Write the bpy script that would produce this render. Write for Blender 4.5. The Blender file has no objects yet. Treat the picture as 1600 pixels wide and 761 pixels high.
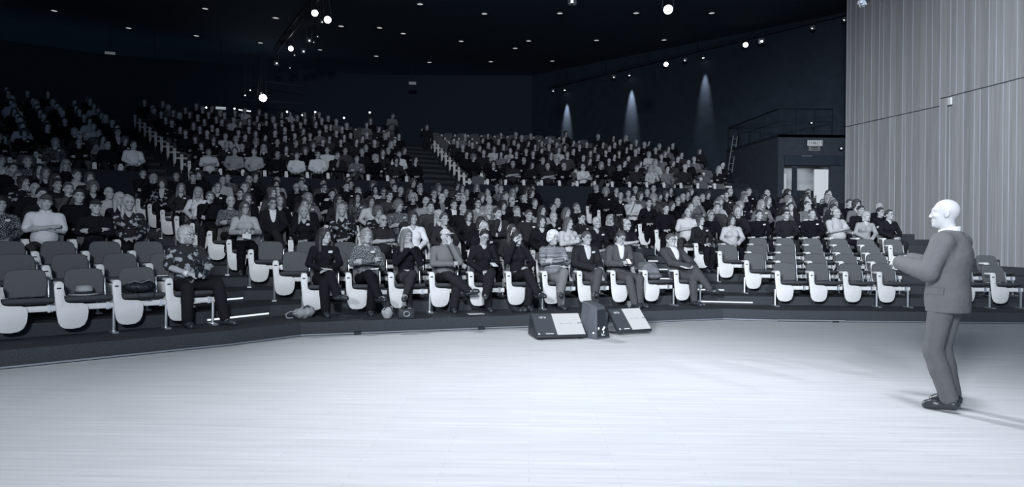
import bpy, math, random
import numpy as np
from mathutils import Matrix, Vector
random.seed(7); np.random.seed(7)
SC = bpy.context.scene
COL = SC.collection
pi = math.pi

# ------------------------------------------------------------------ camera, world, lights, exposure
HCAM, FPX, Y0, ROLL = 1.474, 1000.0, 369.0, 0.010
cd = bpy.data.cameras.new('camera'); cam = bpy.data.objects.new('camera', cd); COL.objects.link(cam)
cd.sensor_width = 36; cd.lens = 36*FPX/1600; cd.shift_y = -11.5/1600; cd.clip_end = 200
cam.matrix_world = Matrix.Translation((0, 0, HCAM)) @ Matrix.Rotation(pi/2, 4, 'X') @ Matrix.Rotation(ROLL, 4, 'Z')
SC.camera = cam
SC.view_settings.view_transform = 'Standard'; SC.view_settings.look = 'None'
SC.view_settings.gamma = 1; SC.view_settings.use_curve_mapping = False
SC.view_settings.exposure = 0.0

w = bpy.data.worlds.new('ambient_fill'); SC.world = w; w.use_nodes = True
w.node_tree.nodes['Background'].inputs[0].default_value = (0.46, 0.68, 1.0, 1)
w.node_tree.nodes['Background'].inputs[1].default_value = 0.30  # blue ambient added to lift the darks, entering by the open stage side

def spot(name, loc, target, power, angle, blend=1.0, size=.25, col=(.94, .97, 1.0)):
    l = bpy.data.lights.new(name, 'SPOT'); o = bpy.data.objects.new(name, l); COL.objects.link(o)
    l.energy = power; l.spot_size = math.radians(angle); l.spot_blend = blend; l.shadow_soft_size = size; l.color = col
    o.location = loc
    o.rotation_euler = (Vector(target)-Vector(loc)).to_track_quat('-Z', 'Y').to_euler()
    return o
# unseen front wash lamps behind the camera, placed to throw flat on the rows
spot('front_wash_light', (-5.5, -6.0, 5.0), (2.2, 13.0, 1.0), 6300, 36, 1.0, 1.0)
spot('front_wash_light', (-5.0, -6.0, 5.4), (7.4, 13.5, 1.2), 11500, 36, 1.0, 1.1)
spot('front_wash_light', (1.0, -6.0, 5.0), (-6.4, 9.6, 1.2), 4800, 27, 1.0, .6)
spot('audience_fill_light', (0.5, -4.0, 7.5), (1.0, 20.0, 3.0), 8800, 62, 1.0, .5)  # unseen lamp added to brighten the middle and upper rows
# stage pool from overhead
spot('stage_down_light', (-1.6, 3.7, 9.4), (-1.6, 3.4, 0), 2500, 76, 1.0, .6)
spot('stage_down_light', (2.6, 4.4, 9.4), (2.6, 4.4, 0), 1900, 72, 1.0, .6)
# spots over the audience towards the stage; the nearer is unseen, off the truss
spot('hall_stage_spot', (-4.2, 16.5, 9.6), (0.6, 6.6, 0), 3000, 40, 1.0, .12)
spot('hall_stage_spot', (-7.9, 24.5, 8.6), (3.6, 5.4, 1.0), 5000, 13, .9, .12)
spot('ribbed_wall_fill', (3.0, 5.0, 9.0), (12.2, 16.5, 4.2), 7500, 60, 1.0, .5)  # unseen lamp added to brighten the ribbed wall, not on the truss

# ------------------------------------------------------------------ helpers
def px(x, y, z):                       # the point at depth z that the photograph shows at (x, y)
    xc, yc = x-800.0, y-Y0
    u, v = xc+ROLL*yc, yc-ROLL*xc
    return Vector((u*z/FPX, z, HCAM-v*z/FPX))
def topx(p):
    u, v = p[0]/p[1]*FPX, (HCAM-p[2])/p[1]*FPX
    return 800+u-ROLL*v, Y0+v+ROLL*u

def tag(o, label=None, cat=None, group=None, kind=None):
    if label: o['label'] = label
    if cat: o['category'] = cat
    if group: o['group'] = group
    if kind: o['kind'] = kind
    return o
def empty(name, loc=(0, 0, 0), rz=0):
    o = bpy.data.objects.new(name, None); COL.objects.link(o); o.location = loc; o.rotation_euler = (0, 0, rz)
    o.empty_display_size = .1
    return o
def link(name, me, parent=None, loc=None, rot=None, color=None):
    o = bpy.data.objects.new(name, me); COL.objects.link(o)
    if parent: o.parent = parent
    if loc is not None: o.location = loc
    if rot is not None: o.rotation_euler = rot
    if color is not None: o.color = (*color, 1)
    return o
def mesh(name, V, F, mats, smooth=False, fm=None):
    """V (n,3); F list of polys or an (m,4) int array; mats list; fm material index per face"""
    me = bpy.data.meshes.new(name)
    V = np.asarray(V, dtype=np.float32)
    if isinstance(F, np.ndarray):
        m, k = F.shape
        me.vertices.add(len(V)); me.vertices.foreach_set('co', V.ravel())
        me.loops.add(m*k); me.loops.foreach_set('vertex_index', F.astype(np.int32).ravel())
        me.polygons.add(m)
        me.polygons.foreach_set('loop_start', np.arange(0, m*k, k, dtype=np.int32))
    else:
        me.from_pydata([tuple(map(float, v)) for v in V], [], F)
    for x in (mats if isinstance(mats, (list, tuple)) else [mats]): me.materials.append(x)
    if fm is not None: me.polygons.foreach_set('material_index', np.asarray(fm, dtype=np.int32))
    if smooth: me.polygons.foreach_set('use_smooth', np.ones(len(me.polygons), dtype=bool))
    me.update(calc_edges=True); me.validate()
    return me

class MB:                               # collects simple shapes into one mesh
    def __init__(s): s.V = []; s.F = []
    def add(s, V, F):
        b = len(s.V); s.V += [tuple(v) for v in V]; s.F += [tuple(i+b for i in f) for f in F]; return s
    def box(s, x0, x1, y0, y1, z0, z1, M=None):
        V = [(x, y, z) for z in (z0, z1) for y in (y0, y1) for x in (x0, x1)]
        if M is not None: V = [M @ Vector(v) for v in V]
        return s.add(V, [(0, 2, 3, 1), (4, 5, 7, 6), (0, 1, 5, 4), (2, 6, 7, 3), (0, 4, 6, 2), (1, 3, 7, 5)])
    def bar(s, a, b, r, n=8, r2=None):
        a = Vector(a); b = Vector(b); d = (b-a).normalized(); q = d.to_track_quat('Z', 'Y'); r2 = r if r2 is None else r2
        V = []; F = []
        for p, rr in ((a, r), (b, r2)):
            for i in range(n):
                t = 2*pi*i/n; V.append(p+q @ Vector((rr*math.cos(t), rr*math.sin(t), 0)))
        for i in range(n): F.append((i, (i+1) % n, n+(i+1) % n, n+i))
        F += [tuple(range(n-1, -1, -1)), tuple(range(n, 2*n))]
        return s.add(V, F)
    def tube(s, pts, r, n=6):
        for a, b in zip(pts[:-1], pts[1:]): s.bar(a, b, r, n)
        return s
    def lathe(s, prof, c=(0, 0, 0), n=20, M=None):
        V = []; F = []; m = len(prof)
        for i in range(n):
            t = 2*pi*i/n
            for r, z in prof: V.append(Vector((c[0]+r*math.cos(t), c[1]+r*math.sin(t), c[2]+z)))
        for i in range(n):
            for j in range(m-1):
                a = i*m+j; b = ((i+1) % n)*m+j; F.append((a, b, b+1, a+1))
        if M is not None: V = [M @ v for v in V]
        return s.add(V, F)
    def prism(s, pts, z0, z1, M=None):   # polygon in xy extruded along z
        n = len(pts); V = [Vector((x, y, z0)) for x, y in pts]+[Vector((x, y, z1)) for x, y in pts]
        if M is not None: V = [M @ v for v in V]
        return s.add(V, [tuple(range(n-1, -1, -1)), tuple(range(n, 2*n))]+[(i, (i+1) % n, n+(i+1) % n, n+i) for i in range(n)])
    def mesh(s, name, mat, smooth=False): return mesh(name, s.V, s.F, mat, smooth)
    def build(s, name, mat, parent=None, smooth=False, **k): return link(name, s.mesh(name, mat, smooth), parent, **k)
def bevel(me, w, seg=2):
    import bmesh
    bm = bmesh.new(); bm.from_mesh(me)
    bmesh.ops.recalc_face_normals(bm, faces=bm.faces[:])
    e = [x for x in bm.edges if len(x.link_faces) == 2 and x.calc_face_angle(0) > .5]
    bmesh.ops.bevel(bm, geom=e, offset=w, segments=seg, affect='EDGES', profile=.5)
    for f in bm.faces: f.smooth = True
    bm.to_mesh(me); bm.free()
    me.set_sharp_from_angle(angle=.9)
    return me

# ------------------------------------------------------------------ materials
def tone(g):                            # the cold duotone: grey level g (0..1, display) as a linear colour
    s = (11+211*g, 18+210*g, 28+208*g)
    return tuple(((c/255+.055)/1.055)**2.4 if c > 10.3 else c/255/12.92 for c in s)
def mat(name, col=None, rough=.7, spec=.3, metal=0, noise=0, nscale=30, bump=0, bscale=60, objcol=False, emit=None, est=1.0):
    m = bpy.data.materials.new(name); m.use_nodes = True; nt = m.node_tree; N = nt.nodes; L = nt.links
    b = N['Principled BSDF']; b.inputs['Roughness'].default_value = rough; b.inputs['Specular IOR Level'].default_value = spec
    b.inputs['Metallic'].default_value = metal
    c = col if col is None or not isinstance(col, float) else tone(col)
    if c: b.inputs['Base Color'].default_value = (*c, 1)
    src = None
    if objcol:
        oi = N.new('ShaderNodeObjectInfo'); src = oi.outputs['Color']; L.new(src, b.inputs['Base Color'])
    if noise:
        tc = N.new('ShaderNodeTexCoord'); nz = N.new('ShaderNodeTexNoise'); nz.inputs['Scale'].default_value = nscale; nz.inputs['Detail'].default_value = 4
        L.new(tc.outputs['Object'], nz.inputs['Vector'])
        mr = N.new('ShaderNodeMapRange'); mr.inputs[1].default_value = .3; mr.inputs[2].default_value = .7; mr.inputs[3].default_value = 1-noise; mr.inputs[4].default_value = 1+noise
        L.new(nz.outputs['Fac'], mr.inputs[0])
        mx = N.new('ShaderNodeMix'); mx.data_type = 'RGBA'; mx.blend_type = 'MULTIPLY'; mx.inputs[0].default_value = 1
        if src: L.new(src, mx.inputs[6])
        else: mx.inputs[6].default_value = (*c, 1)
        L.new(mr.outputs[0], mx.inputs[7]); L.new(mx.outputs[2], b.inputs['Base Color'])
    if bump:
        tc = N.new('ShaderNodeTexCoord'); nz = N.new('ShaderNodeTexNoise'); nz.inputs['Scale'].default_value = bscale; nz.inputs['Detail'].default_value = 3
        L.new(tc.outputs['Object'], nz.inputs['Vector']); bp = N.new('ShaderNodeBump'); bp.inputs['Strength'].default_value = bump; bp.inputs['Distance'].default_value = .02
        L.new(nz.outputs['Fac'], bp.inputs['Height']); L.new(bp.outputs['Normal'], b.inputs['Normal'])
    if emit is not None:
        b.inputs['Emission Color'].default_value = (*emit, 1); b.inputs['Emission Strength'].default_value = est
    return m
M = {}
M['panel'] = mat('white_lacquer', (.69, .715, .75), .45, .4, noise=.05, nscale=8)
M['fabric'] = mat('grey_seat_fabric', (.108, .115, .128), .9, .15, noise=.18, nscale=220, bump=.15, bscale=500)
M['seatdark'] = mat('dark_seat_fabric', (.058, .064, .075), .85, .2, noise=.18, nscale=220)
M['slot'] = mat('dark_slot', (.012, .016, .024), .6)
M['chrome'] = mat('brushed_chrome', (.7, .74, .8), .3, .5, metal=.85)
M['carpet'] = mat('dark_carpet', (.052, .058, .070), .95, .1, noise=.25, nscale=90, bump=.3, bscale=300)
M['carpet2'] = mat('black_carpet', (.020, .025, .034), .95, .1, noise=.25, nscale=90)
M['black'] = mat('black_paint', (.018, .027, .043), .8, .2, noise=.15, nscale=3)
M['backwall'] = mat('black_back_wall', (.027, .038, .054), .9, .1)
M['ceil'] = mat('black_ceiling', (.055, .078, .11), .9, .1)
M['rail'] = mat('black_rail', (.008, .012, .02), .5, .3)
M['metal_dark'] = mat('black_metal', (.015, .02, .03), .45, .4)
M['metal_grey'] = mat('grey_metal', (.30, .33, .38), .4, .4, metal=.5)
M['white'] = mat('white_plastic', (.74, .77, .82), .5, .4)
M['skin'] = mat('skin', rough=.6, spec=.3, objcol=True, noise=.05, nscale=14)
M['brow'] = mat('brow_and_eye', (.035, .042, .055), .6)
M['lip'] = mat('lip', (.22, .22, .25), .6)
M['hair'] = mat('hair', rough=.55, spec=.35, objcol=True, noise=.35, nscale=60, bump=.5, bscale=90)
[n for n in M['hair'].node_tree.nodes if n.type == 'BUMP'][0].inputs['Distance'].default_value = .007
M['shoe'] = mat('shoe_leather', (.03, .035, .045), .35, .5)
def cloth_mat():
    m = mat('clothing', rough=.9, spec=.15, objcol=True, bump=.8, bscale=7)
    [n for n in m.node_tree.nodes if n.type == 'BUMP'][0].inputs['Distance'].default_value = .034
    nt = m.node_tree; N = nt.nodes; L = nt.links; b = N['Principled BSDF']
    oi = [n for n in N if n.type == 'OBJECT_INFO'][0]
    at = N.new('ShaderNodeAttribute'); at.attribute_type = 'OBJECT'; at.attribute_name = 'pattern'
    tc = N.new('ShaderNodeTexCoord')
    # 1 = stripes, 2 = large flowers, 3 = fine mottle
    wv = N.new('ShaderNodeTexWave'); wv.bands_direction = 'Z'; wv.inputs['Scale'].default_value = 13; wv.inputs['Distortion'].default_value = 2.5; wv.inputs['Detail'].default_value = 1
    vo = N.new('ShaderNodeTexNoise'); vo.inputs['Scale'].default_value = 13; vo.inputs['Detail'].default_value = 2
    vf = N.new('ShaderNodeTexNoise'); vf.inputs['Scale'].default_value = 70
    for t in (wv, vo, vf): L.new(tc.outputs['Object'], t.inputs['Vector'])
    def rng(s, a, c):
        r = N.new('ShaderNodeMapRange'); r.inputs[1].default_value = a; r.inputs[2].default_value = c; L.new(s, r.inputs[0]); return r.outputs[0]
    pats = [(1, rng(wv.outputs['Fac'], .45, .6)), (2, rng(vo.outputs['Fac'], .53, .6)), (3, rng(vf.outputs['Fac'], .52, .6))]
    acc = None
    for k, s in pats:
        c = N.new('ShaderNodeMath'); c.operation = 'COMPARE'; c.inputs[1].default_value = k; c.inputs[2].default_value = .3; L.new(at.outputs['Fac'], c.inputs[0])
        mu = N.new('ShaderNodeMath'); mu.operation = 'MULTIPLY'; L.new(c.outputs[0], mu.inputs[0]); L.new(s, mu.inputs[1])
        if acc is None: acc = mu.outputs[0]
        else:
            ad = N.new('ShaderNodeMath'); ad.operation = 'ADD'; L.new(acc, ad.inputs[0]); L.new(mu.outputs[0], ad.inputs[1]); acc = ad.outputs[0]
    mx = N.new('ShaderNodeMix'); mx.data_type = 'RGBA'; L.new(acc, mx.inputs[0]); L.new(oi.outputs['Color'], mx.inputs[6]); mx.inputs[7].default_value = (.34, .37, .42, 1)
    L.new(mx.outputs[2], b.inputs['Base Color'])
    return m
M['cloth'] = cloth_mat()
def emat(name, col, s):
    return mat(name, (.02, .02, .02), .6, emit=col, est=s)
M['led'] = emat('led_strip', (.85, .92, 1.0), 1.1)
M['lens'] = emat('lamp_lens', (.93, .97, 1.0), 9)
M['lens_dim'] = emat('dim_lamp_lens', (.93, .97, 1.0), 1.3)
M['flood'] = emat('followspot_lens', (.95, .98, 1.0), 40)
M['led_dim'] = emat('dim_led_strip', (.85, .92, 1.0), .35)
M['down'] = emat('downlight', (.93, .97, 1.0), .55)

def floor_mat():
    m = mat('pale_parquet', (.6, .63, .68), .62, .2); nt = m.node_tree; N = nt.nodes; L = nt.links; b = N['Principled BSDF']
    tc = N.new('ShaderNodeTexCoord'); mp = N.new('ShaderNodeMapping'); mp.inputs['Rotation'].default_value = (0, 0, .03); L.new(tc.outputs['Object'], mp.inputs[0])
    br = N.new('ShaderNodeTexBrick'); br.inputs['Scale'].default_value = 1; br.inputs['Brick Width'].default_value = 1.1; br.inputs['Row Height'].default_value = .07
    br.inputs['Mortar Size'].default_value = .002; br.inputs['Mortar'].default_value = (.48, .51, .55, 1); br.inputs['Color1'].default_value = (.585, .612, .655, 1); br.inputs['Color2'].default_value = (.555, .583, .625, 1)
    br.inputs['Bias'].default_value = -.1; L.new(mp.outputs[0], br.inputs['Vector'])
    mp2 = N.new('ShaderNodeMapping'); mp2.inputs['Scale'].default_value = (.5, 9, 1); L.new(tc.outputs['Object'], mp2.inputs[0])
    nz = N.new('ShaderNodeTexNoise'); nz.inputs['Scale'].default_value = 2.2; nz.inputs['Detail'].default_value = 5; L.new(mp2.outputs[0], nz.inputs['Vector'])
    mr = N.new('ShaderNodeMapRange'); mr.inputs[1].default_value = .3; mr.inputs[2].default_value = .7; mr.inputs[3].default_value = .9; mr.inputs[4].default_value = 1.06; L.new(nz.outputs['Fac'], mr.inputs[0])
    mx = N.new('ShaderNodeMix'); mx.data_type = 'RGBA'; mx.blend_type = 'MULTIPLY'; mx.inputs[0].default_value = 1; L.new(br.outputs['Color'], mx.inputs[6]); L.new(mr.outputs[0], mx.inputs[7])
    L.new(mx.outputs[2], b.inputs['Base Color'])
    return m
M['floor'] = floor_mat()
def wall_mat():
    m = mat('ribbed_wall_board', (.23, .25, .29), .75, .2, objcol=True); nt = m.node_tree; N = nt.nodes; L = nt.links; b = N['Principled BSDF']
    tc = N.new('ShaderNodeTexCoord'); mp = N.new('ShaderNodeMapping'); mp.inputs['Scale'].default_value = (40, 40, .6); L.new(tc.outputs['Object'], mp.inputs[0])
    nz = N.new('ShaderNodeTexNoise'); nz.inputs['Scale'].default_value = 1; nz.inputs['Detail'].default_value = 3; L.new(mp.outputs[0], nz.inputs['Vector'])
    mr = N.new('ShaderNodeMapRange'); mr.inputs[1].default_value = .3; mr.inputs[2].default_value = .7; mr.inputs[3].default_value = .86; mr.inputs[4].default_value = 1.14; L.new(nz.outputs['Fac'], mr.inputs[0])
    mx = N.new('ShaderNodeMix'); mx.data_type = 'RGBA'; mx.blend_type = 'MULTIPLY'; mx.inputs[0].default_value = 1
    oi = [n for n in N if n.type == 'OBJECT_INFO'][0]; L.new(oi.outputs['Color'], mx.inputs[6]); L.new(mr.outputs[0], mx.inputs[7]); L.new(mx.outputs[2], b.inputs['Base Color'])
    return m
M['board'] = wall_mat()
# ------------------------------------------------------------------ the seating plan
def nt_(a): a = math.radians(a); return Vector((-math.sin(a), math.cos(a))), Vector((math.cos(a), math.sin(a)))
PIT = dict(LL=.60, LC=.665, LR=.64, UL=.63, UC=.63, UR=.63)
NL, NU, RP, RU = 11, 11, .90, .85
def lowH(n): return .20+.162*n
def upH(n): return 2.77+.285*n
def hit(n, D, p, d):                    # where the line p + s d meets  n.q = D
    return p+d*((D-n.dot(p))/n.dot(d))
nL, tL = nt_(42); nC, tC = nt_(19); nR, tR = nt_(0); nW, tW = nt_(6.2); nV, tV = nt_(32)
WALL_A, WALL_B = Vector((12.6, 24.3)), Vector((1.0, 34.3))           # slanted side wall of the upper tier
def wallx(y): return WALL_A.x+(WALL_B.x-WALL_A.x)*(y-WALL_A.y)/(WALL_B.y-WALL_A.y)
ROWS = []                               # dict(block, n, H, n_, t_, start, count, pitch)
LOWE = []; UPE = []                      # front edge of each tier
for n in range(NL):
    H = lowH(n)
    Ln = hit(nL, 9.35+RP*n, Vector((-4.58, 8.457)), Vector((-.97, 1)))
    An = hit(nC, 10.35+RP*n, Vector((-3.24, 9.83)), Vector((-.987, 1)))
    Cn = hit(nC, 10.35+RP*n, Vector((3.62, 12.19)), Vector((-.282, 1)))
    Bn = hit(nR, 12.05+RP*n, Vector((4.96, 12.05)), Vector((-.282, 1)))
    cL = min(22, int(max(4, 5+n*.55)))
    ROWS.append(dict(b='LL', n=n, H=H, nv=nL, tv=tL, p=Ln-tL*PIT['LL']*(cL-1), c=cL, end='hi'))
    cC = int(((Cn-An).length+.12)/PIT['LC'])
    ROWS.append(dict(b='LC', n=n, H=H, nv=nC, tv=tC, p=An, c=cC-(1 if n > 2 and (n*.618) % 1 > .3 else 0), end='both', stag=((n*.618) % 1)*.5 if n > 2 else 0))
    xr = min(.625*Bn.y, 10.4)
    cR = max(4, int((xr-Bn.x)/PIT['LR']+.3))
    ROWS.append(dict(b='LR', n=n, H=H, nv=nR, tv=tR, p=Bn, c=cR, end='lo'))
    if n < 2: ROWS.append(dict(b='LR', n=n, H=H, nv=nR, tv=tR, p=Vector((8.38+.55*n, Bn.y)), c=2, end='both', off=cR))
    e = .65
    LOWE.append([Ln-tL*24-nL*e, Ln+tL*PIT['LL']-nL*e, An-nC*e, Cn-nC*e, Bn-nR*e, Vector((16, Bn.y-e))])
for n in range(NU):
    H = upH(n)
    Du = 21.3+RU*n
    UA = hit(nC, Du, Vector((-10.1, 19.9)), Vector((-4.8, 5.55)))
    UBl = hit(nC, Du, Vector((-1.52-1.35, 21.6)), Vector((-.305, 1)))
    UB = hit(nW, 22.1+RU*n, Vector((-1.52, 22.0)), Vector((-.305, 1)))
    UL = UA-Vector((math.cos(.44), math.sin(.44)))*1.35
    cL = int(9+n*.6)
    ROWS.append(dict(b='UL', n=n, H=H, nv=nV, tv=tV, p=UL-tV*PIT['UL']*cL, c=cL, end='hi'))
    ROWS.append(dict(b='UC', n=n, H=H, nv=nC, tv=tC, p=UA, c=int((UBl-UA).length/PIT['UC']), end='both'))
    c = 0
    while c < 30:
        q = UB+tW*(c+1)*PIT['UR']
        if q.x > min(wallx(q.y+.5)-1.0, 8.35): break
        c += 1
    ROWS.append(dict(b='UR', n=n, H=H, nv=nW, tv=tW, p=UB, c=c, end='both'))
    e = .60
    q = UB+tW*14
    UPE.append([UL-tV*22-nV*e, UL-nV*e, UA-nC*e, UBl-nC*e, UB-nW*e, q-nW*e])

# ------------------------------------------------------------------ the setting
def tag_s(o): o['kind'] = 'structure'; return o
tag_s(MB().box(-16, 16, -6, 13.5, -.06, 0).build('floor', M['floor']))
def strip(E0, E1, z0, z1, name, m='carpet'):
    mb = MB(); k = len(E0)
    V = [(p.x, p.y, z) for z in (z0, z1) for p in list(E0)+list(E1)]
    F = []
    for i in range(k-1):
        a, b, c, d = i, i+1, k+i+1, k+i
        F += [(2*k+a, 2*k+b, 2*k+c, 2*k+d), (a, b, 2*k+b, 2*k+a), (d, c, b, a), (c, d, 2*k+d, 2*k+c)]
    F += [(0, 2*k, 3*k, k), (k-1, 2*k-1, 4*k-1, 3*k-1)]
    mb.add(V, F)
    return tag_s(mb.build(name, M[m]))
def shift(E, d): return [p+Vector((0, 1))*d for p in E]
for n in range(NL):
    E1 = LOWE[n+1] if n+1 < NL else shift(LOWE[n], 1.6)
    strip(LOWE[n], [p+Vector((0, .06)) for p in E1], -.05, lowH(n), 'floor')
UPF = []; LOWF = []
for n in range(NU):
    E1 = UPE[n+1] if n+1 < NU else shift(UPE[n], 3.2)
    UPF.append(strip(UPE[n], [p+Vector((0, .06)) for p in E1], 0, upH(n), 'floor', 'carpet2'))
# parapet before the upper tier, split at the aisles
def wallstrip(p, q, z0, z1, th, name, m):
    d = (q-p).normalized(); nn = Vector((-d.y, d.x))*th
    mb = MB(); P = [p, q, q+nn, p+nn]
    mb.prism([(a.x, a.y) for a in P], z0, z1)
    return tag_s(mb.build(name, m))
U0 = UPE[0]
for i, (a, b) in enumerate(((U0[0], U0[1]), (U0[2], U0[3]), (U0[4], Vector((8.6, U0[4].y+(8.6-U0[4].x)*math.tan(math.radians(6.2))))))):
    wallstrip(a-Vector((0, .14)), b-Vector((0, .14)), 1.7, upH(0)+.42, .12, 'wall_parapet', M['carpet2'])
# aisle steps of the upper tier: a half step between two treads
for n in range(NU):
    for i, (a, b) in enumerate(((1, 2), (3, 4))):
        E0, E1 = UPE[n], (UPE[n+1] if n+1 < NU else shift(UPE[n], .85))
        p, q = E0[a], E0[b]; d = (q-p).normalized(); f = Vector((-d.y, d.x))
        P = [p-f*.36+d*.05, q-f*.36-d*.05, q-d*.05, p+d*.05]
        mb = MB().prism([(v.x, v.y) for v in P], max(0, upH(n)-.35), upH(n)-.1425)
        mb.build('aisle_step', M['carpet'], UPF[n])
# trim rail at the foot of the first riser, with joints
E = [p+Vector((0, -.012)) for p in LOWE[0]]
for i in range(5):
    p, q = E[i], E[i+1]; d = (q-p).normalized(); nn = Vector((d.y, -d.x))*.02
    o = MB().prism([(v.x, v.y) for v in (p, q, q+nn, p+nn)][::-1], .012, .030).build('trim_%d' % (i+1), M['metal_grey']); tag_s(o)
    L = (q-p).length
    for k in range(int(L/1.9)):
        c = p+d*(.8+k*1.9)
        MB().box(-.05, .05, -.05, 0, .0, .045, Matrix.Translation((c.x, c.y, 0)) @ Matrix.Rotation(math.atan2(d.y, d.x), 4, 'Z')).build('rail_joint', M['metal_dark'], o)
# ceiling and outer walls
tag_s(MB().box(-40, 20, -8, 42, 10.1, 10.3).build('ceiling', M['ceil']))
wallstrip(WALL_A, WALL_B, 0, 10.1, -.2, 'wall_side', M['black']); wallstrip(Vector((11.75, 22.35)), WALL_A, 0, 10.1, -.2, 'wall_side', M['black'])
BW = [WALL_B, Vector((-7.5, 34.5)), Vector((-20, 31.0)), Vector((-33, 22)), Vector((-36, 2))]
for a, b in zip(BW[:-1], BW[1:]): wallstrip(b, a, 0, 10.1, .2, 'wall_back', M['backwall'])

# ribbed wall on the far side of the stage: two staggered leaves of vertical boards
SEAM = 5.40
wr = empty('wall_right'); tag_s(wr)
def leaf(p, q, topz):
    d = (q-p).normalized(); L = (q-p).length; nn = Vector((d.y, -d.x))
    if nn.x > 0: nn = -nn
    MB().prism([(v.x, v.y) for v in (p-nn*.03, q-nn*.03, q-nn*.2, p-nn*.2)], 0, topz).build('backing', M['carpet'], wr)
    x = 0; rnd = random.Random(int(L*100)); k = 0
    ang = math.atan2(d.y, d.x)
    while x < L-.02:
        wd = min(rnd.choice((.13, .17, .2, .24, .28)), L-x)
        g = rnd.uniform(.9, 1.1)*.30
        pr = rnd.uniform(0, .012)
        for z0, z1 in ((0, SEAM-.012), (SEAM+.012, topz)):
            c = p+d*x
            Mx = Matrix.Translation((c.x, c.y, 0)) @ Matrix.Rotation(ang, 4, 'Z')
            s = -1 if (Matrix.Rotation(ang, 2) @ Vector((0, 1))).dot(nn) < 0 else 1
            ya, yb = sorted((-s*.03, s*(.012+pr)))
            MB().box(.006, wd-.006, ya, yb, z0, z1, Mx).build('wall_board', M['board'], wr, color=(g*.96, g*1.0, g*1.08))
            ya, yb = sorted((-s*.03, s*(.02+pr)))
            if k % 2 == 0 or rnd.random() < .4:
                MB().box(-.009, .009, ya, yb, z0, z1, Mx).build('batten', M['board'], wr, color=(.43, .46, .53))
        x += wd; k += 1
leaf(Vector((11.62, 22.3)), Vector((12.72, 17.7)), 10.1)
leaf(Vector((11.85, 17.75)), Vector((12.75, 12.2)), 10.1)
MB().prism([(11.9, 17.74), (12.7, 17.70), (12.7, 17.76), (11.9, 17.80)], 0, 10.1).build('return_panel', M['board'], wr, color=(.15, .165, .2))
q = px(1473, 159, 17.4)
bx = MB().box(-.07, .07, -.05, .0, -.1, .1, Matrix.Translation((11.86, 17.35, q.z)) @ Matrix.Rotation(-pi/2, 4, 'Z')); o = bx.build('wall_speaker_box', M['white'])
bevel(o.data, .012); tag(o, 'small white box fixed high on the ribbed wall at its corner', 'wall box')
MB().box(-.055, .055, -.056, -.05, -.085, .085, Matrix.Translation((11.86, 17.35, q.z)) @ Matrix.Rotation(-pi/2, 4, 'Z')).build('grille', M['panel'], o)
o = MB().box(-.06, .06, -.025, 0, -.06, .06, Matrix.Translation((12.52, 13.7, px(1589, 423, 13.7).z)) @ Matrix.Rotation(-1.41, 4, 'Z')).build('wall_socket', M['panel'])
bevel(o.data, .008); tag(o, 'pale square socket low on the ribbed wall beside the last front seat', 'wall socket')

# the dark block with the doorway, railing on top
ZB = 23.0
xl, xr = px(1216, 210, ZB).x, 12.4
ztop = px(1216, 210, ZB).z
dl, dr = px(1225, 258, ZB), px(1297, 262, ZB)
wb = empty('wall_doorway'); tag_s(wb)
def part(name, m, parent, mb, **k): return mb.build(name, M[m] if isinstance(m, str) else m, parent, **k)
M['blockwall'] = mat('dark_block_wall', (.030, .037, .052), .85, .2, noise=.12, nscale=5)
part('wall_face', 'blockwall', wb, MB().box(xl, dl.x, ZB, ZB+.2, 0, ztop).box(dr.x, xr, ZB, ZB+.2, 0, ztop).box(dl.x, dr.x, ZB, ZB+.2, dl.z, ztop))
lintel = part('lintel_panel', 'black', wb, MB().box(dl.x, dr.x+.55, ZB-.05, ZB, dl.z, dl.z+.36))
part('lintel_strip', 'metal_grey', wb, MB().box(dl.x+.62, dl.x+.98, ZB-.07, ZB-.05, dl.z+.32, dl.z+.335))
far = px(1139, 232, 27.2)
part('side_face', 'blockwall', wb, MB().prism([(xl, ZB), (xl, ZB+.2), (far.x+.05, 27.2), (far.x-.1, 27.2)][::-1], 0, ztop))
part('top_slab', 'blockwall', wb, MB().prism([(xl, ZB), (xr, ZB), (xr, 27.2), (far.x-.1, 27.2)], ztop-.1, ztop))
# lit corridor behind the doorway
M['corr'] = mat('corridor_wall', (.30, .32, .35), .8)
co = empty('wall_corridor'); tag_s(co)
part('corridor_back', 'corr', co, MB().box(dl.x-.1, dr.x+.5, ZB+1.9, ZB+2.0, 1.8, 4.35))
part('corridor_side', 'corr', co, MB().box(dl.x-.12, dl.x-.02, ZB+.2, ZB+2.0, 1.8, 4.35).box(dr.x+.5, dr.x+.65, ZB+.2, ZB+2.0, 1.8, 4.35))
part('corridor_ceiling', 'corr', co, MB().box(dl.x-.1, dr.x+.6, ZB+.2, ZB+2.0, 4.3, 4.4))
part('corridor_floor', 'carpet', co, MB().box(dl.x-.1, dr.x+.6, ZB-.2, ZB+2.0, 1.75, 1.86))
part('corridor_post', 'black', co, MB().box(px(1238, 280, ZB+.9).x, px(1244.5, 280, ZB+.9).x, ZB+.85, ZB+.95, 1.8, 4.3))
l = bpy.data.lights.new('corridor_light', 'AREA'); l.energy = 13; l.size = 1.2; l.color = (.93, .97, 1); o = bpy.data.objects.new('corridor_light', l); COL.objects.link(o); o.location = (dr.x-.5, ZB+1.2, 4.25)
dz = px(1285, 262, ZB).z-.05
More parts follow.
